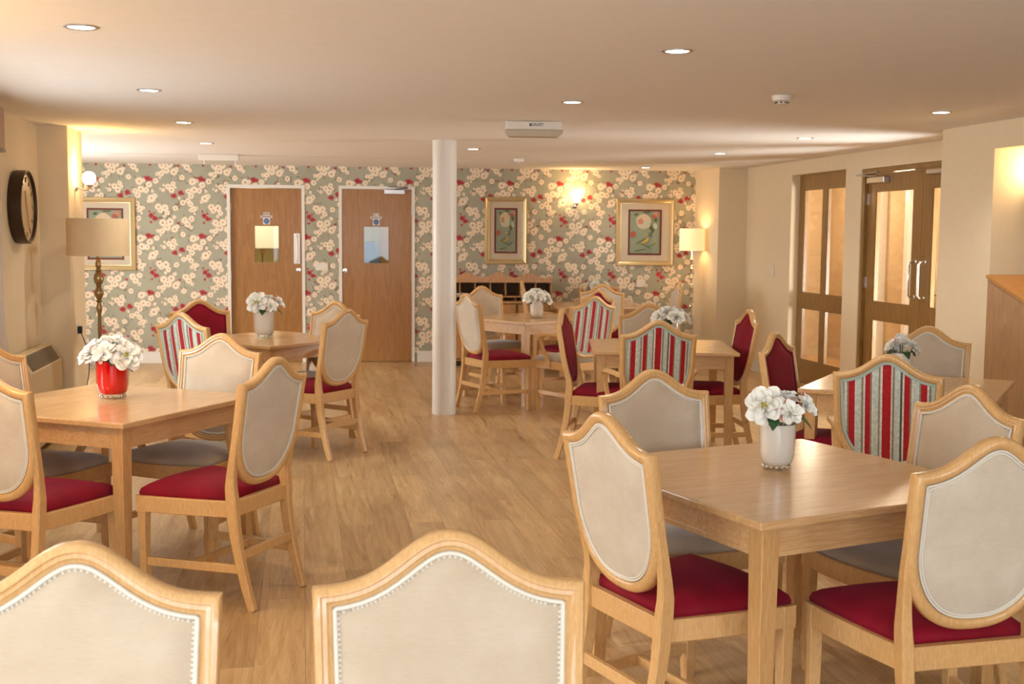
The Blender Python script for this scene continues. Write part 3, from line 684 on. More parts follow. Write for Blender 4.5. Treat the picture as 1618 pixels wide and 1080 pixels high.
# ------------------------------------------------------------------ tables
def make_table(sz):
    t = thing('dining_table', '', 'table'); h = sz/2; T = .745
    MB().prism([(-h, -h), (h, -h), (h, h), (-h, h)], T-.024, T).build('tabletop', M['tablewood'], t, smooth=False, bevel=.005)
    a = h-.035
    for k, (x0, x1, y0, y1) in enumerate(((-a+.06, a-.06, -a+.004, -a+.024), (-a+.06, a-.06, a-.024, a-.004), (-a+.004, -a+.024, -a+.06, a-.06), (a-.024, a-.004, -a+.06, a-.06))):
        m_ = MB(); m_.box(x0, x1, y0, y1, T-.112, T-.0245)
        if k < 2: y = y0 if k == 0 else y1; d = -.003 if k == 0 else .003; m_.box(x0, x1, min(y, y+d), max(y, y+d), T-.112, T-.098)
        else: x = x0 if k == 2 else x1; d = -.003 if k == 2 else .003; m_.box(min(x, x+d), max(x, x+d), y0, y1, T-.112, T-.098)
        m_.build('apron', M['tablewood'], t, smooth=False)
    for sx in (-1, 1):
        for sy in (-1, 1):
            c = a-.03; MB().bar([(sx*c, sy*c, T-.0245), (sx*c, sy*c, T-.115), (sx*(c+.004), sy*(c+.004), 0)], [.06, .06, .046], [.06, .06, .046], (1, 0, 0), .08).build('leg', M['tableleg'], t)
    return t
TG = 'square light oak dining tables'
T0 = None
TB = [(1.54, 3.58, 17, 1.0, 'large light oak square table nearest the camera on the right'),
      (-.865, 5.55, 58, .97, 'light oak square table on the left with a red vase on it'),
      (-.222, 8.78, 45, .94, 'light oak square table in front of the left oak door'),
      (2.46, 7.93, -12.7, .97, 'light oak square table in the middle right between red chairs'),
      (2.08, 10.78, 30.7, .97, 'light oak square table just right of the round column'),
      (3.13, 5.7, 52, .94, 'light oak square table beside the oak desk on the right'),
      (3.2, 12.65, -6, 1.0, 'light oak table standing before the floral back wall')]
for x, y, th, sz, lb in TB:
    if T0 is None: T0 = make_table(1.0); t = T0
    else: t = copy_tree(T0)
    t['label'] = lb; t['group'] = TG; t.location = (x, y, 0); t.rotation_euler = (0, 0, R(th)); t.scale = (sz, sz, 1)

# ------------------------------------------------------------------ vases and peonies
def make_vase(mat, name):
    t = thing(name, '', 'vase')
    MB().lathe([(.001, .001), (.044, .001), (.046, .004), (.046, .018), (.052, .026)], n=32).build('glass_foot', M['vaseglass'], t)
    b_ = MB(); b_.lathe([(.001, .019), (.045, .019), (.054, .032), (.058, .06), (.0605, .155), (.058, .155), (.055, .06), (.05, .034), (.001, .03)], n=36); b_.build('coloured_body', mat, t)
    s_ = MB()
    for k in range(16): a = k*math.pi/8; s_.ball((.0455*math.cos(a), .0455*math.sin(a), .010), .005, 4)
    s_.build('foot_beading', M['chrome'], t); return t
def petal(m_, az, elev, L, Wd, curl, base, c, rr, ax):
    """one cupped petal growing from c; ax = 3x3 orientation of the flower"""
    nu, nv = 6, 5; o = len(m_.v)
    for j in range(nv+1):
        v = j/nv; e = elev-curl*v*v; 
        rad = base+L*v*math.cos(e); hz = L*v*math.sin(elev-curl*v*.5)
        wd = Wd*math.sin(math.pi*min(.1+.55*v, 1))**.7
        for i in range(nu+1):
            u = -1+2*i/nu; jit = (rr.random()-.5)*.005*(v > .7)
            cup = .35*Wd*u*u*(1 if elev > .5 else .4)
            a = az+u*min(wd/max(rad+.006, .01)*.62, 1.0)
            r2 = rad-cup*.3+jit; zz = hz+cup*.5+jit-.004*(abs(u) > .9)*(v > .9)
            r2 -= L*.26*u*u*v**3; zz += .12*L*math.sin(3.1*u+az*5)*v**3*.4
            m_.v.append(tuple(c+ax@Vector((r2*math.cos(a), r2*math.sin(a), zz))))
    for j in range(nv):
        for i in range(nu):
            q = o+j*(nu+1)+i; m_.f.append((q, q+1, q+nu+2, q+nu+1))
def flower(parent, c, direction, size, seed, kind):
    rr = random.Random(seed); c = Vector(c); ax = Vector(direction).normalized().to_track_quat('Z', 'Y').to_matrix()
    m_ = MB(); lay = [(7, .25, 1.0, .9, .3), (7, .6, .92, .85, .5), (6, .95, .78, .8, .6), (5, 1.2, .62, .7, .5)]
    if kind == 'bud': lay = [(5, 1.0, .85, .9, .9), (5, 1.15, .8, .9, 1.0), (4, 1.3, .75, .8, 1.1), (4, 1.4, .65, .7, 1.0)]
    for n, el, L, wd, cu in lay:
        ph = rr.random()*6
        for k in range(n): petal(m_, ph+2*math.pi*k/n+rr.uniform(-.12, .12), el+rr.uniform(-.12, .12), size*L*rr.uniform(.9, 1.08), size*wd*1.1, cu, size*.05, c, rr, ax)
    f = m_.build('flower_head', M['petal'], parent, angle=70)
    s_ = MB()
    if kind != 'bud':
        s_.ball(c+ax@Vector((0, 0, size*.22)), size*.17, 5)
        for k in range(14): a = rr.random()*6.28; q = rr.random()*.22*size; s_.tube([c+ax@Vector((q*.5*math.cos(a), q*.5*math.sin(a), size*.2)), c+ax@Vector((q*math.cos(a), q*math.sin(a), size*.46))], .0013, 4)
        s_.build('stamens', M['stamen'], f)
    else:
        for k in range(3): petal(s_, rr.random()*6.28, .9, size*.9, size*.55, .7, size*.1, c-ax@Vector((0, 0, size*.03)), rr, ax)
        s_.build('outer_petal', M['petalpink'], f, angle=70)
    return f
def leaf(parent, base, tip, wd, name='leaf'):
    b_, t_ = Vector(base), Vector(tip); d = t_-b_; sd = d.cross(Vector((0, 0, 1))).normalized(); m_ = MB(); n = 7; rows = []
    for k in range(n+1):
        v = k/n; p = b_+d*v+Vector((0, 0, .018*math.sin(math.pi*v))); wv = wd*math.sin(math.pi*min(v*.92+.05, 1))**.9
        rows.append([p-sd*wv, p+Vector((0, 0, -.003)), p+sd*wv])
    o = len(m_.v)
    for r_ in rows: m_.v += [tuple(p) for p in r_]
    for k in range(n):
        for i in range(2): q = o+k*3+i; m_.f.append((q, q+1, q+4, q+3))
    return m_.build(name, M['leaf'], parent)
def make_bouquet(variant, seed):
    t = thing('peony_bouquet', '', 'flowers'); z = .158
    if variant == 0:                             # wide spray
        spec = [((-.078, -.02, z+.028), (-.65, -.45, .8), .078, 'open'), ((-.012, -.062, z+.030), (-.1, -1, .7), .066, 'bud'), ((.070, -.035, z+.018), (.55, -.85, .6), .078, 'open'),
                ((.005, .012, z+.066), (0, -.25, 1), .074, 'open'), ((.06, .06, z+.035), (.5, .7, .8), .068, 'open'), ((-.055, .055, z+.035), (-.5, .7, .8), .068, 'open')]
        lv = [(-75, -.09, .01), (-25, -.115, -.02), (-60, -.10, 0), (200, -.10, 0), (20, -.11, 0), (100, -.1, 0)]
    else:
        spec = [((-.038, -.035, z+.035), (-.25, -1, .35), .062, 'open'), ((.03, -.045, z+.012), (.3, -.9, .45), .046, 'bud'), ((.07, 0, z+.03), (.8, -.4, .6), .046, 'bud'),
                ((.015, .02, z+.045), (.1, .2, 1), .052, 'open'), ((-.04, .04, z+.02), (-.5, .7, .7), .05, 'open')]
        lv = [(-15, .1, 0), (-100, .09, 0), (60, .1, 0), (170, .1, 0)]
    for i, (c, d, s_, k) in enumerate(spec):
        flower(t, c, d, s_, seed+i, k)
        MB().tube([(c[0]*.25, c[1]*.25, .06), (c[0]*.6, c[1]*.6, .13), (c[0], c[1], c[2])], .0028, 5).build('stem', M['stem'], t)
    for a, r_, dz in lv: r_ = abs(r_); leaf(t, (.035*math.cos(R(a)), .035*math.sin(R(a)), z), (r_*math.cos(R(a)), r_*math.sin(R(a)), z-.028+dz), .021)
    return t
VW = make_vase(M['vasewhite'], 'white_vase'); VR = make_vase(M['vasered'], 'red_vase'); B0 = make_bouquet(0, 11); B1 = make_bouquet(1, 50)
first = {id(VW): True, id(B0): True, id(B1): True}
def place(src, x, y, z, rz, label, group, s=1.0):
    if first.pop(id(src), False): o = src
    else: o = copy_tree(src)
    o.location = (x, y, z); o.rotation_euler = (0, 0, R(rz)); o.scale = (s, s, s); o['label'] = label; o['group'] = group; return o
VR['label'] = 'red glass vase on clear foot, on the left table'; VR.location = (-.865, 5.66, .7455); VR.scale = (1.22, 1.22, 1.12)
VG = 'white glass table vases'; BG = 'white peony bouquets'
TZ = .7455
place(VW, 1.545, 3.66, TZ, 0, 'white glass vase on the nearest right table', VG, .98)
place(VW, -.275, 8.8, TZ, 20, 'white glass vase on the table before the left oak door', VG, 1.25)
place(VW, 2.125, 10.68, TZ, 40, 'white glass vase on the table beside the round column', VG, 1.05)
place(VW, 2.55, 8.0, TZ, 60, 'white vase hidden behind the striped chair on the middle right table', VG)
place(VW, 3.14, 5.82, TZ, 80, 'white glass vase on the table beside the oak desk', VG)
place(VW, 3.2, 12.68, TZ, 10, 'white vase on the table at the back wall, behind chair backs', VG)
place(B0, -.865, 5.66, TZ+.018, -8, 'wide bunch of white peonies with green leaves in the red vase', BG, 1.0)
place(B1, 1.545, 3.66, TZ, -22, 'white peonies flushed pink in the white vase on the nearest right table', BG, 1.1)
place(B1, -.275, 8.8, TZ, 5, 'white peonies in the white vase before the left oak door', BG, 1.32)
place(B0, 2.125, 10.68, TZ, 25, 'white peonies in the white vase beside the round column', BG, 1.0)
place(B0, 2.55, 8.0, TZ, 150, 'white and pink peonies rising behind the nearer striped chair on the middle right table', BG, 1.0)
place(B1, 3.14, 5.82, TZ, 205, 'white and pink peonies on the table beside the oak desk', BG, 1.0)
place(B0, 3.2, 12.68, TZ, 200, 'white peonies before the red chair on the back wall table', BG, 1.05)

# ------------------------------------------------------------------ dresser, desk
dr = thing('pigeonhole_dresser', 'light wood dresser with scalloped crest and pigeonholes under the narrow picture', 'dresser', (2.235, 13.62, 0), WR)
b_ = MB(); hw = .63; q0, q1 = -.16, .2
b_.box(-hw, hw, q0-.1, q1, .06, .08); b_.box(-hw, -hw+.02, q0-.1, q1, .08, .72); b_.box(hw-.02, hw, q0-.1, q1, .08, .72); b_.box(-hw, hw, q0-.12, q1, .72, .745)
for u in (-.21, .21): b_.box(u-.01, u+.01, q0-.08, q1, .08, .72)
b_.build('carcass', M['shelfwood'], dr, smooth=False)
MB().box(-hw+.01, hw-.01, q0-.07, q1-.01, 0, .06).build('plinth', M['bread'], dr, smooth=False)
for u in (-.41, 0, .41):
    d = MB().box(u-.19, u+.19, q0-.118, q0-.101, .09, .71).build('door', M['shelfwood'], dr, smooth=False); MB().ball((u+.15, q0-.13, .42), .012, 5).build('knob', M['brass'], d)
sh = MB(); sh.box(-hw, hw, q0, q1, .785, .80); sh.box(-hw, hw, q0-.01, q1, .955, .975)
sh.build('shelf', M['shelfwood'], dr, smooth=False)
MB().box(-hw, hw, q1-.01, q1-.001, .745, .955).build('back_board', M['shelfdark'], dr, smooth=False)
def wavy(u, z0, z1, t=.012):
    m_ = MB(); pl = [(q1-.012, z0), (q1-.012, z1)]
    for k in range(13): v = 1-k/12; pl.append((q0+.02-.022*math.sin(v*2*math.pi), z0+(z1-z0)*v))
    return m_.prism(pl, u-t/2, u+t/2, 'yz')
for k in range(8):
    u = -hw+.012+(2*hw-.024)*k/7; wavy(u, .80, .955).build('divider', M['shelfwood'], dr)
for k in range(4):
    u = -hw+.012+(2*hw-.024)*k/3; wavy(u, .7455, .785).build('divider', M['shelfwood'], dr)
pl = [(-hw, .976), (hw, .976)]
for k in range(61): t_ = 1-2*k/60; pl.append((hw*t_, 1.045+.03*math.cos(t_*3.5*math.pi)-.012*abs(t_)))
MB().prism(pl, q0, q0+.018, 'xz').build('crest', M['shelfwood'], dr)
nb = thing('napkin_bundle', 'crumpled grey white cloth on the dresser left end beside the column', 'cloth', (1.79, 13.35, .7465))
m_ = MB(); rr = random.Random(3)
for k in range(7): petal(m_, k*.9, .9, .09, .09, .3, .005, Vector((0, 0, .02)), rr, Matrix.Identity(3))
m_.ball((0, 0, .025), .03, 6, .8); m_.build('folded_cloth', M['curtain'], nb)
dk = thing('reception_desk', 'oak desk with sloping top standing in the lit niche at right', 'desk', (4.505, 6.2, 0))
MB().prism([(0, 0), (1.03, 0), (1.03, 1.245), (.0, .90)], 0, .02, 'yz').build('side_panel', M['deskwood'], dk, smooth=False)
MB().prism([(0, 0), (1.03, 0), (1.03, 1.245), (.0, .90)], 1.2, 1.22, 'yz').build('side_panel', M['deskwood'], dk, smooth=False)
MB().box(.021, 1.199, .03, .05, .0, .88).build('front_panel', M['deskwood'], dk, smooth=False)
MB().prism([(-.01, .898), (1.035, 1.247), (1.035, 1.267), (-.01, .918)], -.012, 1.232, 'yz').build('desktop', M['desktop'], dk, smooth=False)
MB().box(.021, 1.199, 1.01, 1.029, 0, 1.235).build('back_panel', M['deskwood'], dk, smooth=False)
sl = math.atan2(.349, 1.045)
pp = MB().box(-.14, .14, -.2, .2, 0, .004).build('paper_sheet', M['paper'], smooth=False); pp.location = (4.79, 6.86, .918+.349/1.045*(6.86-6.19)+.0035); pp.rotation_euler = (sl, 0, 0)
tag(pp, 'white printed paper sheet lying on the sloping oak desk top', 'paper')
ln = MB()
for k in range(14): ln.box(-.11, .11-.03*(k % 3), .165-k*.025, .169-k*.025, .0042, .0046)
ln.build('print_lines', M['label'], pp, smooth=False)

# ------------------------------------------------------------------ pictures
def ell(m_, cx, cz, rx, rz, y, n=24, rot=0, t=.0008, wob=0, ph=0):
    pl = []
    for k in range(n):
        a = 2*math.pi*k/n; w_ = 1+wob*math.sin(5*a+ph); x, z = rx*w_*math.cos(a), rz*w_*math.sin(a)
        pl.append((cx+x*math.cos(rot)-z*math.sin(rot), cz+x*math.sin(rot)+z*math.cos(rot)))
    return m_.prism(pl, y-t, y, 'xz')
PC = {k: plain(n, srgb(*c), .9) for k, n, c in (('rose', 'print_rose', (222, 196, 170)), ('pink', 'print_pink', (206, 140, 118)), ('red', 'print_coral', (182, 92, 78)), ('green', 'print_green', (92, 104, 72)), ('yellow', 'print_yellow', (204, 166, 60)), ('grey', 'print_grey', (106, 110, 104)), ('pale', 'print_pale', (200, 206, 186)))}
def picture(label, x, z0, z1, wdt, art, frame_w=.062):
    t = thing('framed_picture', label, 'picture', (x, wy(x), (z0+z1)/2), WR, 'gilt framed pictures on the floral wall')
    h, w_ = (z1-z0)/2, wdt/2
    prof = [(0, .001), (0, .022), (.006, .030), (.016, .032), (.026, .024), (.030, .024), (frame_w-.014, .014), (frame_w-.008, .017), (frame_w, .015), (frame_w, .001)]
    rings = []
    for (sx, sz) in ((-1, -1), (1, -1), (1, 1), (-1, 1)): rings.append([(sx*(w_-d), -y, sz*(h-d)) for d, y in prof])
    MB().loft(rings, closed=True).build('frame', M['gold'], t, angle=25)
    iw, ih = w_-frame_w, h-frame_w
    MB().box(-iw, iw, -.006, -.001, -ih, ih).build('mount', M['mount'], t, smooth=False)
    aw, ah = art; MB().box(-aw-.022, aw+.022, -.0075, -.0061, -ah-.022, ah+.022).build('inner_mount', M['mountred'], t, smooth=False)
    pr = MB().box(-aw, aw, -.009, -.0076, -ah, ah).build('print', M['artbg'], t, smooth=False)
    s_ = lambda u, v: (u*aw, v*ah)
    def layer(name, mat, items):
        m_ = MB()
        for i, (u, v, rx, rz, rot, wob) in enumerate(items): ell(m_, u*aw, v*ah, rx*ah, rz*ah, -.0092-.0006*i-LY[0], rot=rot, wob=wob)
        LY[0] += .0006*len(items)+.0002
        m_.build(name, mat, pr, smooth=False)
    LY = [0]; k = min(1, aw/ah*1.45)
    layer('printed_leaves', PC['green'], [(.35, .28, .09*k, .2, .5, 0), (.55, .1, .07*k, .16, -.5, 0), (-.6, .85, .1*k, .06, .3, 0), (.7, .6, .08*k, .12, .2, 0), (.1, .95, .2*k, .04, .05, 0), (-.3, -.85, .3*k, .03, .2, 0)])
    layer('printed_rose', PC['rose'], [(-.1, .52, .36*k, .36, 0, .05), (-.02, .40, .30*k, .24, .3, .06)])
    layer('printed_rose_heart', PC['pink'], [(-.3, .52, .14*k, .14, 0, .1), (.75, .85, .14*k, .12, .3, .15)])
    layer('printed_rose_petals', PC['pale'], [(.1, .42, .12*k, .2, .7, .08), (-.15, .28, .2*k, .05, .1, 0), (.68, .3, .1*k, .14, .2, .1)])
    layer('printed_peony', PC['red'], [(-.8, -.1, .13*k, .15, 0, .1), (.6, .75, .12*k, .08, -.3, .1)])
    layer('printed_bird', PC['yellow'], [(-.1, -.42, .30*k, .085, .45, 0), (.1, -.1, .12*k, .035, .2, 0)])
    layer('printed_wing', PC['grey'], [(-.25, -.42, .28*k, .05, .5, 0), (.35, -.12, .1*k, .12, 0, 0)])
    layer('printed_twig', PC['green'], [(0, -.62, .4*k, .02, -.5, 0), (.5, -.6, .2*k, .02, .5, 0)])
    g = MB().box(-iw, iw, -.0205, -.0195, -ih, ih).build('glazing', M['pane'], t, smooth=False)
    return t
picture('narrow gilt framed floral bird print left of the wall light above the dresser', 2.375, 1.155, 1.947, .505, (.115, .245))
picture('wide gilt framed rose and bird print right of the wall light', 4.048, 1.145, 1.943, .705, (.182, .250))
picture('gilt framed print on the left, half hidden behind the floor lamp', -2.2, 1.065, 1.892, .67, (.18, .27))

# ------------------------------------------------------------------ lamps
def tprof(m_, prof, c, n=20): return m_.lathe(prof, c, n)
fl = thing('floor_lamp', 'unlit floor lamp with beige drum shade and turned brass stem, left side', 'lamp', (-1.44, 8.9, 0), 0, 'floor lamps')
tprof(MB(), [(.001, 0), (.15, 0), (.15, .012), (.12, .03), (.05, .045), (.03, .07), (.018, .08)], (0, 0, 0), 32).build('base', M['brass'], fl)
pr = [(.013, .08), (.012, .6), (.0125, .92), (.017, .935), (.022, .96), (.017, .985), (.014, 1.0), (.026, 1.01), (.014, 1.02), (.02, 1.03), (.034, 1.06), (.031, 1.085), (.015, 1.11), (.024, 1.117), (.015, 1.125),
      (.028, 1.14), (.036, 1.17), (.03, 1.2), (.016, 1.22), (.024, 1.228), (.013, 1.24), (.02, 1.26), (.021, 1.28), (.013, 1.31), (.018, 1.32), (.009, 1.33), (.009, 1.45)]
tprof(MB(), pr, (0, 0, 0), 20).build('stem', M['brass'], fl)
MB().lathe([(.212, 1.335), (.212, 1.60), (.209, 1.60), (.209, 1.335)], (0, 0, 0), 48, cap=False).build('lamp_shade', M['shade'], fl)
sp = MB()
for k in range(3): a = k*2.094; sp.tube([(0, 0, 1.45), (.209*math.cos(a), .209*math.sin(a), 1.59)], .002, 5)
sp.build('shade_carrier', M['brass'], fl)
MB().ball((0, 0, 1.5), .03, 6).build('bulb', M['lens'], fl)
fl2 = thing('floor_lamp', 'lit floor lamp with small cream shade in the far right corner', 'lamp', (4.585, 13.33, 0), 0, 'floor lamps')
fl2.location = (4.50, 13.33, 0)
tprof(MB(), [(.001, 0), (.13, 0), (.13, .012), (.05, .03), (.012, .05)], (0, 0, 0), 28).build('base', M['chrome'], fl2)
pr = [(.010, .05), (.010, .3)]
for k in range(9): z = .32+k*.11; pr += [(.010, z), (.022, z+.02), (.024, z+.035), (.012, z+.055), (.018, z+.065), (.010, z+.075)]
tprof(MB(), pr+[(.009, 1.42)], (0, 0, 0), 16).build('stem', M['chrome'], fl2)
MB().lathe([(.148, 1.335), (.148, 1.592), (.146, 1.592), (.146, 1.335)], (0, 0, 0), 40, cap=False).build('lamp_shade', M['shadelit'], fl2)
lamp('floor_lamp_bulb', (4.50, 13.33, 1.48), 4, (1, .66, .32), .04)
def sconce(label, base, out, glob, power, r=.042, es=14):
    """base on the wall, out = point the arm reaches, glob = globe centre"""
    t = thing('wall_light', label, 'wall light', base, 0, 'globe wall lights')
    b = Vector(base); o = Vector(out)-b; g = Vector(glob)-b; n = Vector((o.x, o.y, 0)).normalized()
    ax = 'x' if abs(n.x) > abs(n.y) else 'y'; sg = 1 if (n.x > .5) else -1
    if ax == 'x': MB().lathe([(.03, .001*sg), (.03, .010*sg), (.018, .02*sg), (.008, .026*sg)], (0, 0, 0), 20, 'x').build('backplate', M['chrome'], t)
    else: MB().lathe([(.03, .0015), (.03, .010), (.018, .02), (.008, .026)], (0, 0, 0), 20, 'y').build('backplate', M['chrome'], t)
    MB().tube([n*.02, n*.05+Vector((0, 0, -.01)), o+Vector((0, 0, -.03)), o+Vector((0, 0, -.01))], .006, 8).build('arm', M['chrome'], t)
    MB().lathe([(.008, -.02), (.022, -.012), (.028, .004), (.03, .016)], tuple(o), 20).build('cup', M['chrome'], t)
    MB().ball(tuple(g), r, 12).build('globe', M['globe'], t)
    return t
sconce('lit globe wall light on the left pillar above the beige lamp shade', (-1.69, 9.47, 1.835), (-1.59, 9.47, 1.845), (-1.585, 9.47, 1.91), 4, .05)
lamp('wall_light_bulb', (-1.585, 9.47, 1.975), 9, (1, .60, .22), .05)
sx = 3.195; sconce('lit globe wall light on the floral wall between the two gilt pictures', (sx, wy(sx), 1.85), (sx, wy(sx)-.1, 1.865), (sx, wy(sx)-.1, 1.93), 4, .046)
lamp('wall_light_bulb', (sx, wy(sx)-.12, 1.985), 6.5, (1, .60, .22), .05)
sconce('lit globe wall light in the niche above the oak desk, cut by right edge', (4.80, 7.24, 1.84), (4.80, 7.13, 1.85), (4.80, 7.13, 1.915), 4, .05)
lamp('wall_light_bulb', (4.80, 7.1, 1.975), 7, (1, .66, .30), .05)

sconce('unseen globe wall light added on the left wall as warm fill', (-1.9, 4.2, 1.84), (-1.79, 4.2, 1.85), (-1.79, 4.2, 1.915), 4, .05)  # added out of view to warm and brighten the left wall
lamp('wall_light_bulb', (-1.66, 4.25, 1.7), 19, (1, .68, .36), .05)  # bulb of the added sconce, set off from its globe as fill
DN = thing('ceiling_downlight', '', 'downlight', (0, 0, H), 0, 'recessed ceiling downlights')
MB().lathe([(.066, -.0005), (.066, -.003), (.058, -.006), (.050, -.004), (.048, -.0005)], n=32, cap=False).build('trim_ring', M['steel'], DN)
MB().lathe([(.001, -.0035), (.048, -.0035), (.048, -.0008)], n=28, cap=False).build('lit_lens', M['led'], DN)
cols = {-.812: 'left row', 1.545: 'middle row', 3.865: 'right row'}
DLS = [(-.812, 4.76, 'nearest recessed downlight of the left row, at top left of the ceiling'), (-.812, 6.78, 'second recessed downlight of the left row'), (-.812, 8.70, 'third recessed downlight of the left row, above the warm pillar glow'),
       (-.812, 10.69, 'farthest recessed downlight of the left row beside the hanging sign box'), (1.545, 4.82, 'nearest recessed downlight of the middle row, large at upper right of centre'),
       (1.55, 6.79, 'recessed downlight of the middle row just in front of the emergency light'), (1.535, 10.72, 'recessed downlight of the middle row just right of the column top'),
       (3.867, 6.79, 'nearest recessed downlight of the right row, by the right wall corner'), (3.88, 8.82, 'recessed downlight of the right row above the glazed doors'),
       (3.85, 10.65, 'recessed downlight of the right row before the corner pillar'), (3.853, 13.1, 'farthest recessed downlight close to the floral wall at right')]
for i, (x, y, lb) in enumerate(DLS):
    o = DN if i == 0 else copy_tree(DN)
    o.location = (x, y, H); o['label'] = lb; o['group'] = 'recessed ceiling downlights'
    lamp('downlight_beam', (x, y, H-.03), 22 if y < 10 else 15, (1, .97, .86), .04, 'SPOT', 135)

# ------------------------------------------------------------------ ceiling fittings
em = thing('emergency_light', 'cream emergency light box with small label on the ceiling centre', 'emergency light', (1.565, 8.02, H), R(-6))
MB().box(-.19, .19, -.03, .07, -.058, -.001).build('housing', M['whiteplastic'], em, smooth=False, bevel=.004)
MB().prism([(-.2, -.059), (.2, -.059), (.19, -.085), (.165, -.105), (-.165, -.105), (-.19, -.085)], -.04, .08, 'xz').build('diffuser', M['lens'], em, smooth=False, bevel=.004)
lbm = MB(); lbm.box(-.035, -.017, -.032, -.0305, -.034, -.016); lo = lbm.build('label_mark', M['ink'], em, smooth=False)
l2 = MB(); l2.box(-.016, .062, -.0315, -.0305, -.036, -.012); lo = l2.build('label_plate', M['label'], em, smooth=False)
l3 = MB(); bars_text(l3, -.014, .06, -.020, .005, -.0316); bars_text(l3, -.014, .05, -.029, .005, -.0316); l3.build('lettering', M['ink'], lo, smooth=False)
ex = thing('hanging_sign_box', 'long white sign light box under the ceiling near the left door', 'sign light', (-.805, 12.2, H), R(-3))
MB().box(-.195, .195, -.03, .03, -.062, -.002).build('housing', M['white'], ex, smooth=False, bevel=.003)
MB().box(-.17, .17, -.003, .003, -.105, -.063).build('clear_blade', M['pane'], ex, smooth=False)
for u in (-.145, .16): MB().box(u-.006, u+.006, -.006, .006, -.1, -.063).build('bracket', M['white'], ex, smooth=False)
def detector(label, x, y):
    t = thing('smoke_detector', label, 'smoke detector', (x, y, H), 0, 'ceiling smoke detectors')
    MB().lathe([(.054, -.0015), (.054, -.012), (.048, -.03), (.034, -.034)], n=28).build('base', M['whiteplastic'], t)
    MB().lathe([(.030, -.034), (.030, -.046), (.022, -.05), (.001, -.051)], n=24, cap=False).build('sensor_head', M['whiteplastic'], t)
    s_ = MB()
    for k in range(8): a = k*math.pi/4+.3; s_.box(.0305*math.cos(a)-.006, .0305*math.cos(a)+.006, .0305*math.sin(a)-.004, .0305*math.sin(a)+.004, -.044, -.037)
    s_.build('vent_slots', M['ink'], t, smooth=False)
detector('white round smoke detector on the ceiling near the right downlights', 2.586, 6.2)
detector('white smoke detector on the ceiling near the back wall right of column', 2.187, 12.0)
st = struct('trim_5', MB().box(-3.6, 4.9, 12.3, 12.304, H-.003, H-.0005), M['label'], smooth=False)

# ------------------------------------------------------------------ left wall fittings
ck = thing('wall_clock', 'round dark rimmed clock on the left wall', 'clock', (-1.9, 8.50, 1.668))
MB().lathe([(.001, .001), (.243, .001), (.247, .02), (.247, .085), (.240, .09), (.232, .085), (.232, .066), (.001, .066)], (0, 0, 0), 56, 'x').build('case', M['dark'], ck)
MB().lathe([(.001, .067), (.231, .067), (.231, .0665)], (0, 0, 0), 48, 'x').build('face', M['clockface'], ck)
nm = MB()
for k in range(12):
    a = R(90-30*k); cy, cz = .185*math.cos(a), .185*math.sin(a)
    cnt = {0: 4, 3: 3, 6: 2, 9: 3}.get(k, 2)
    for j in range(cnt):
        o_ = (j-(cnt-1)/2)*.012; px, pz = -math.sin(a)*o_, math.cos(a)*o_
        nm.bar([(.0685, cy+px-.018*math.cos(a), cz+pz-.018*math.sin(a)), (.0685, cy+px+.018*math.cos(a), cz+pz+.018*math.sin(a))], .002, .004, (1, 0, 0))
nm.build('numerals', M['clockink'], ck)
hn = MB(); hn.bar([(.071, 0, 0), (.071, -.03, .11)], .002, .008, (1, 0, 0)); hn.build('hour_hand', M['clockink'], ck)
hn = MB(); hn.bar([(.073, 0, 0), (.073, .05, -.15)], .002, .006, (1, 0, 0)); hn.build('minute_hand', M['clockink'], ck)
ht = thing('wall_heater', 'cream storage heater with sloping grille on the left wall under the clock', 'heater', (-1.882, 8.62, 0))
ly = .5
MB().prism([(.004, .05), (.135, .05), (.135, .572), (.062, .69), (.004, .69)], -ly, ly, 'xz').build('casing', M['heater'], ht, smooth=False, bevel=.006)
ht.children[0].data.transform(Matrix.Identity(4))
gm = MB(); n = Vector((.117, 0, .073)).normalized()
for k in range(12):
    v = .12+.76*k/11; p = Vector((.135-.073*v, 0, .572+.118*v)); c = p+n*.003
    gm.bar([(c.x, -ly+.06, c.z), (c.x, ly-.06, c.z)], .005, .006, (1, 0, 0))
gm.build('grille', M['grille'], ht)
sk = thing('wall_socket', 'white socket with black plug on the left pillar side', 'socket', (-1.69, 9.40, .765))
MB().box(.001, .010, -.043, .043, -.043, .043).build('face_plate', M['whiteplastic'], sk, smooth=False, bevel=.002)
pg = MB().box(.011, .04, -.024, .02, -.03, .026).build('plug', M['black'], smooth=False, bevel=.005); pg.location = (-1.69, 9.40, .765); tag(pg, 'black plug with hanging cable in the left pillar socket', 'plug')
cb = MB(); pts = []
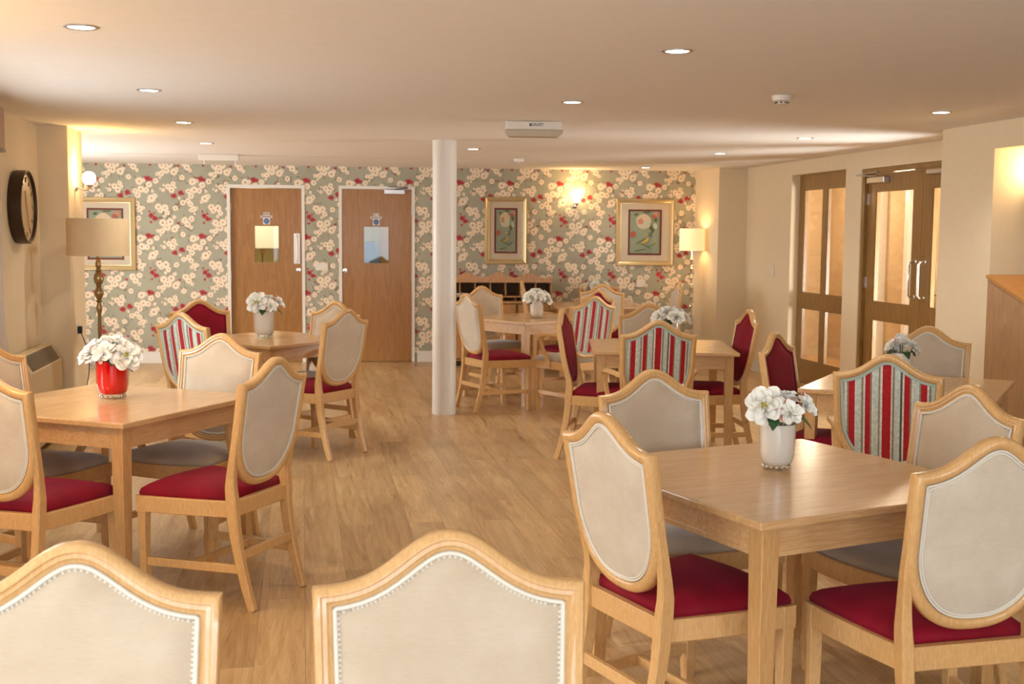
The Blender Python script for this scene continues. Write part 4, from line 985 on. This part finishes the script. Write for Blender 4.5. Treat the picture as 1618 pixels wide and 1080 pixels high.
for k in range(25):
    t_ = k/24; pts.append((.03+.05*math.sin(t_*5)*(1-t_*.3)+.05*t_, -.1*t_, -.02-.735*t_))
cb.tube(pts, .0035, 6); cb.build('cable', M['black'], pg)
sk2 = thing('wall_socket', 'small white wall plate on the right wall beside the glazed screen', 'socket', (5.0, 12.1, 1.14))
MB().box(-.010, -.001, -.04, .04, -.06, .06).build('face_plate', M['whiteplastic'], sk2, smooth=False, bevel=.002); MB().box(-.013, -.0105, -.015, .015, -.02, .02).build('rocker', M['white'], sk2, smooth=False)
sk3 = thing('wall_socket', 'white socket on the floral wall low beside the far right picture', 'socket', (4.0, wy(4.0), .93), WR)
MB().box(-.043, .043, -.010, -.0015, -.043, .043).build('face_plate', M['whiteplastic'], sk3, smooth=False, bevel=.002); MB().box(-.012, .012, -.013, -.0105, -.012, .012).build('rocker', M['white'], sk3, smooth=False)
pm = thing('window_pelmet', 'cloth covered pelmet box over the left window at photo edge', 'pelmet', (-1.9, 6.2, 2.13))
MB().box(.001, .175, -1.35, 1.3, -.14, .10).build('box', M['pelmet'], pm, smooth=False, bevel=.004); MB().box(.0, .178, -1.352, 1.302, -.16, -.141).build('trim_band', M['grille'], pm, smooth=False)
def curtain(y0, y1, label):
    m_ = MB(); n = 40; rows = []
    for z, sc_, out in ((1.95, 1, .07), (1.4, .95, .07), (1.05, .82, .075), (.9, .9, .08), (.5, 1.15, .11), (.05, 1.25, .12)):
        c = (y0+y1)/2; hw_ = (y1-y0)/2*sc_
        rows.append([(-1.9+out+.028*math.sin(k/n*math.pi*14), c-hw_+2*hw_*k/n, z) for k in range(n+1)])
    o = len(m_.v)
    for r_ in rows: m_.v += r_
    for a in range(len(rows)-1):
        for k in range(n): q = o+a*(n+1)+k; m_.f.append((q, q+1, q+n+2, q+n+1))
    ob = m_.build('curtain', M['curtain']); sol = ob.modifiers.new('thick', 'SOLIDIFY'); sol.thickness = .004
    return tag(ob, label, 'curtain')
curtain(7.3, 7.72, 'cream curtain at left photo edge beside the heater')
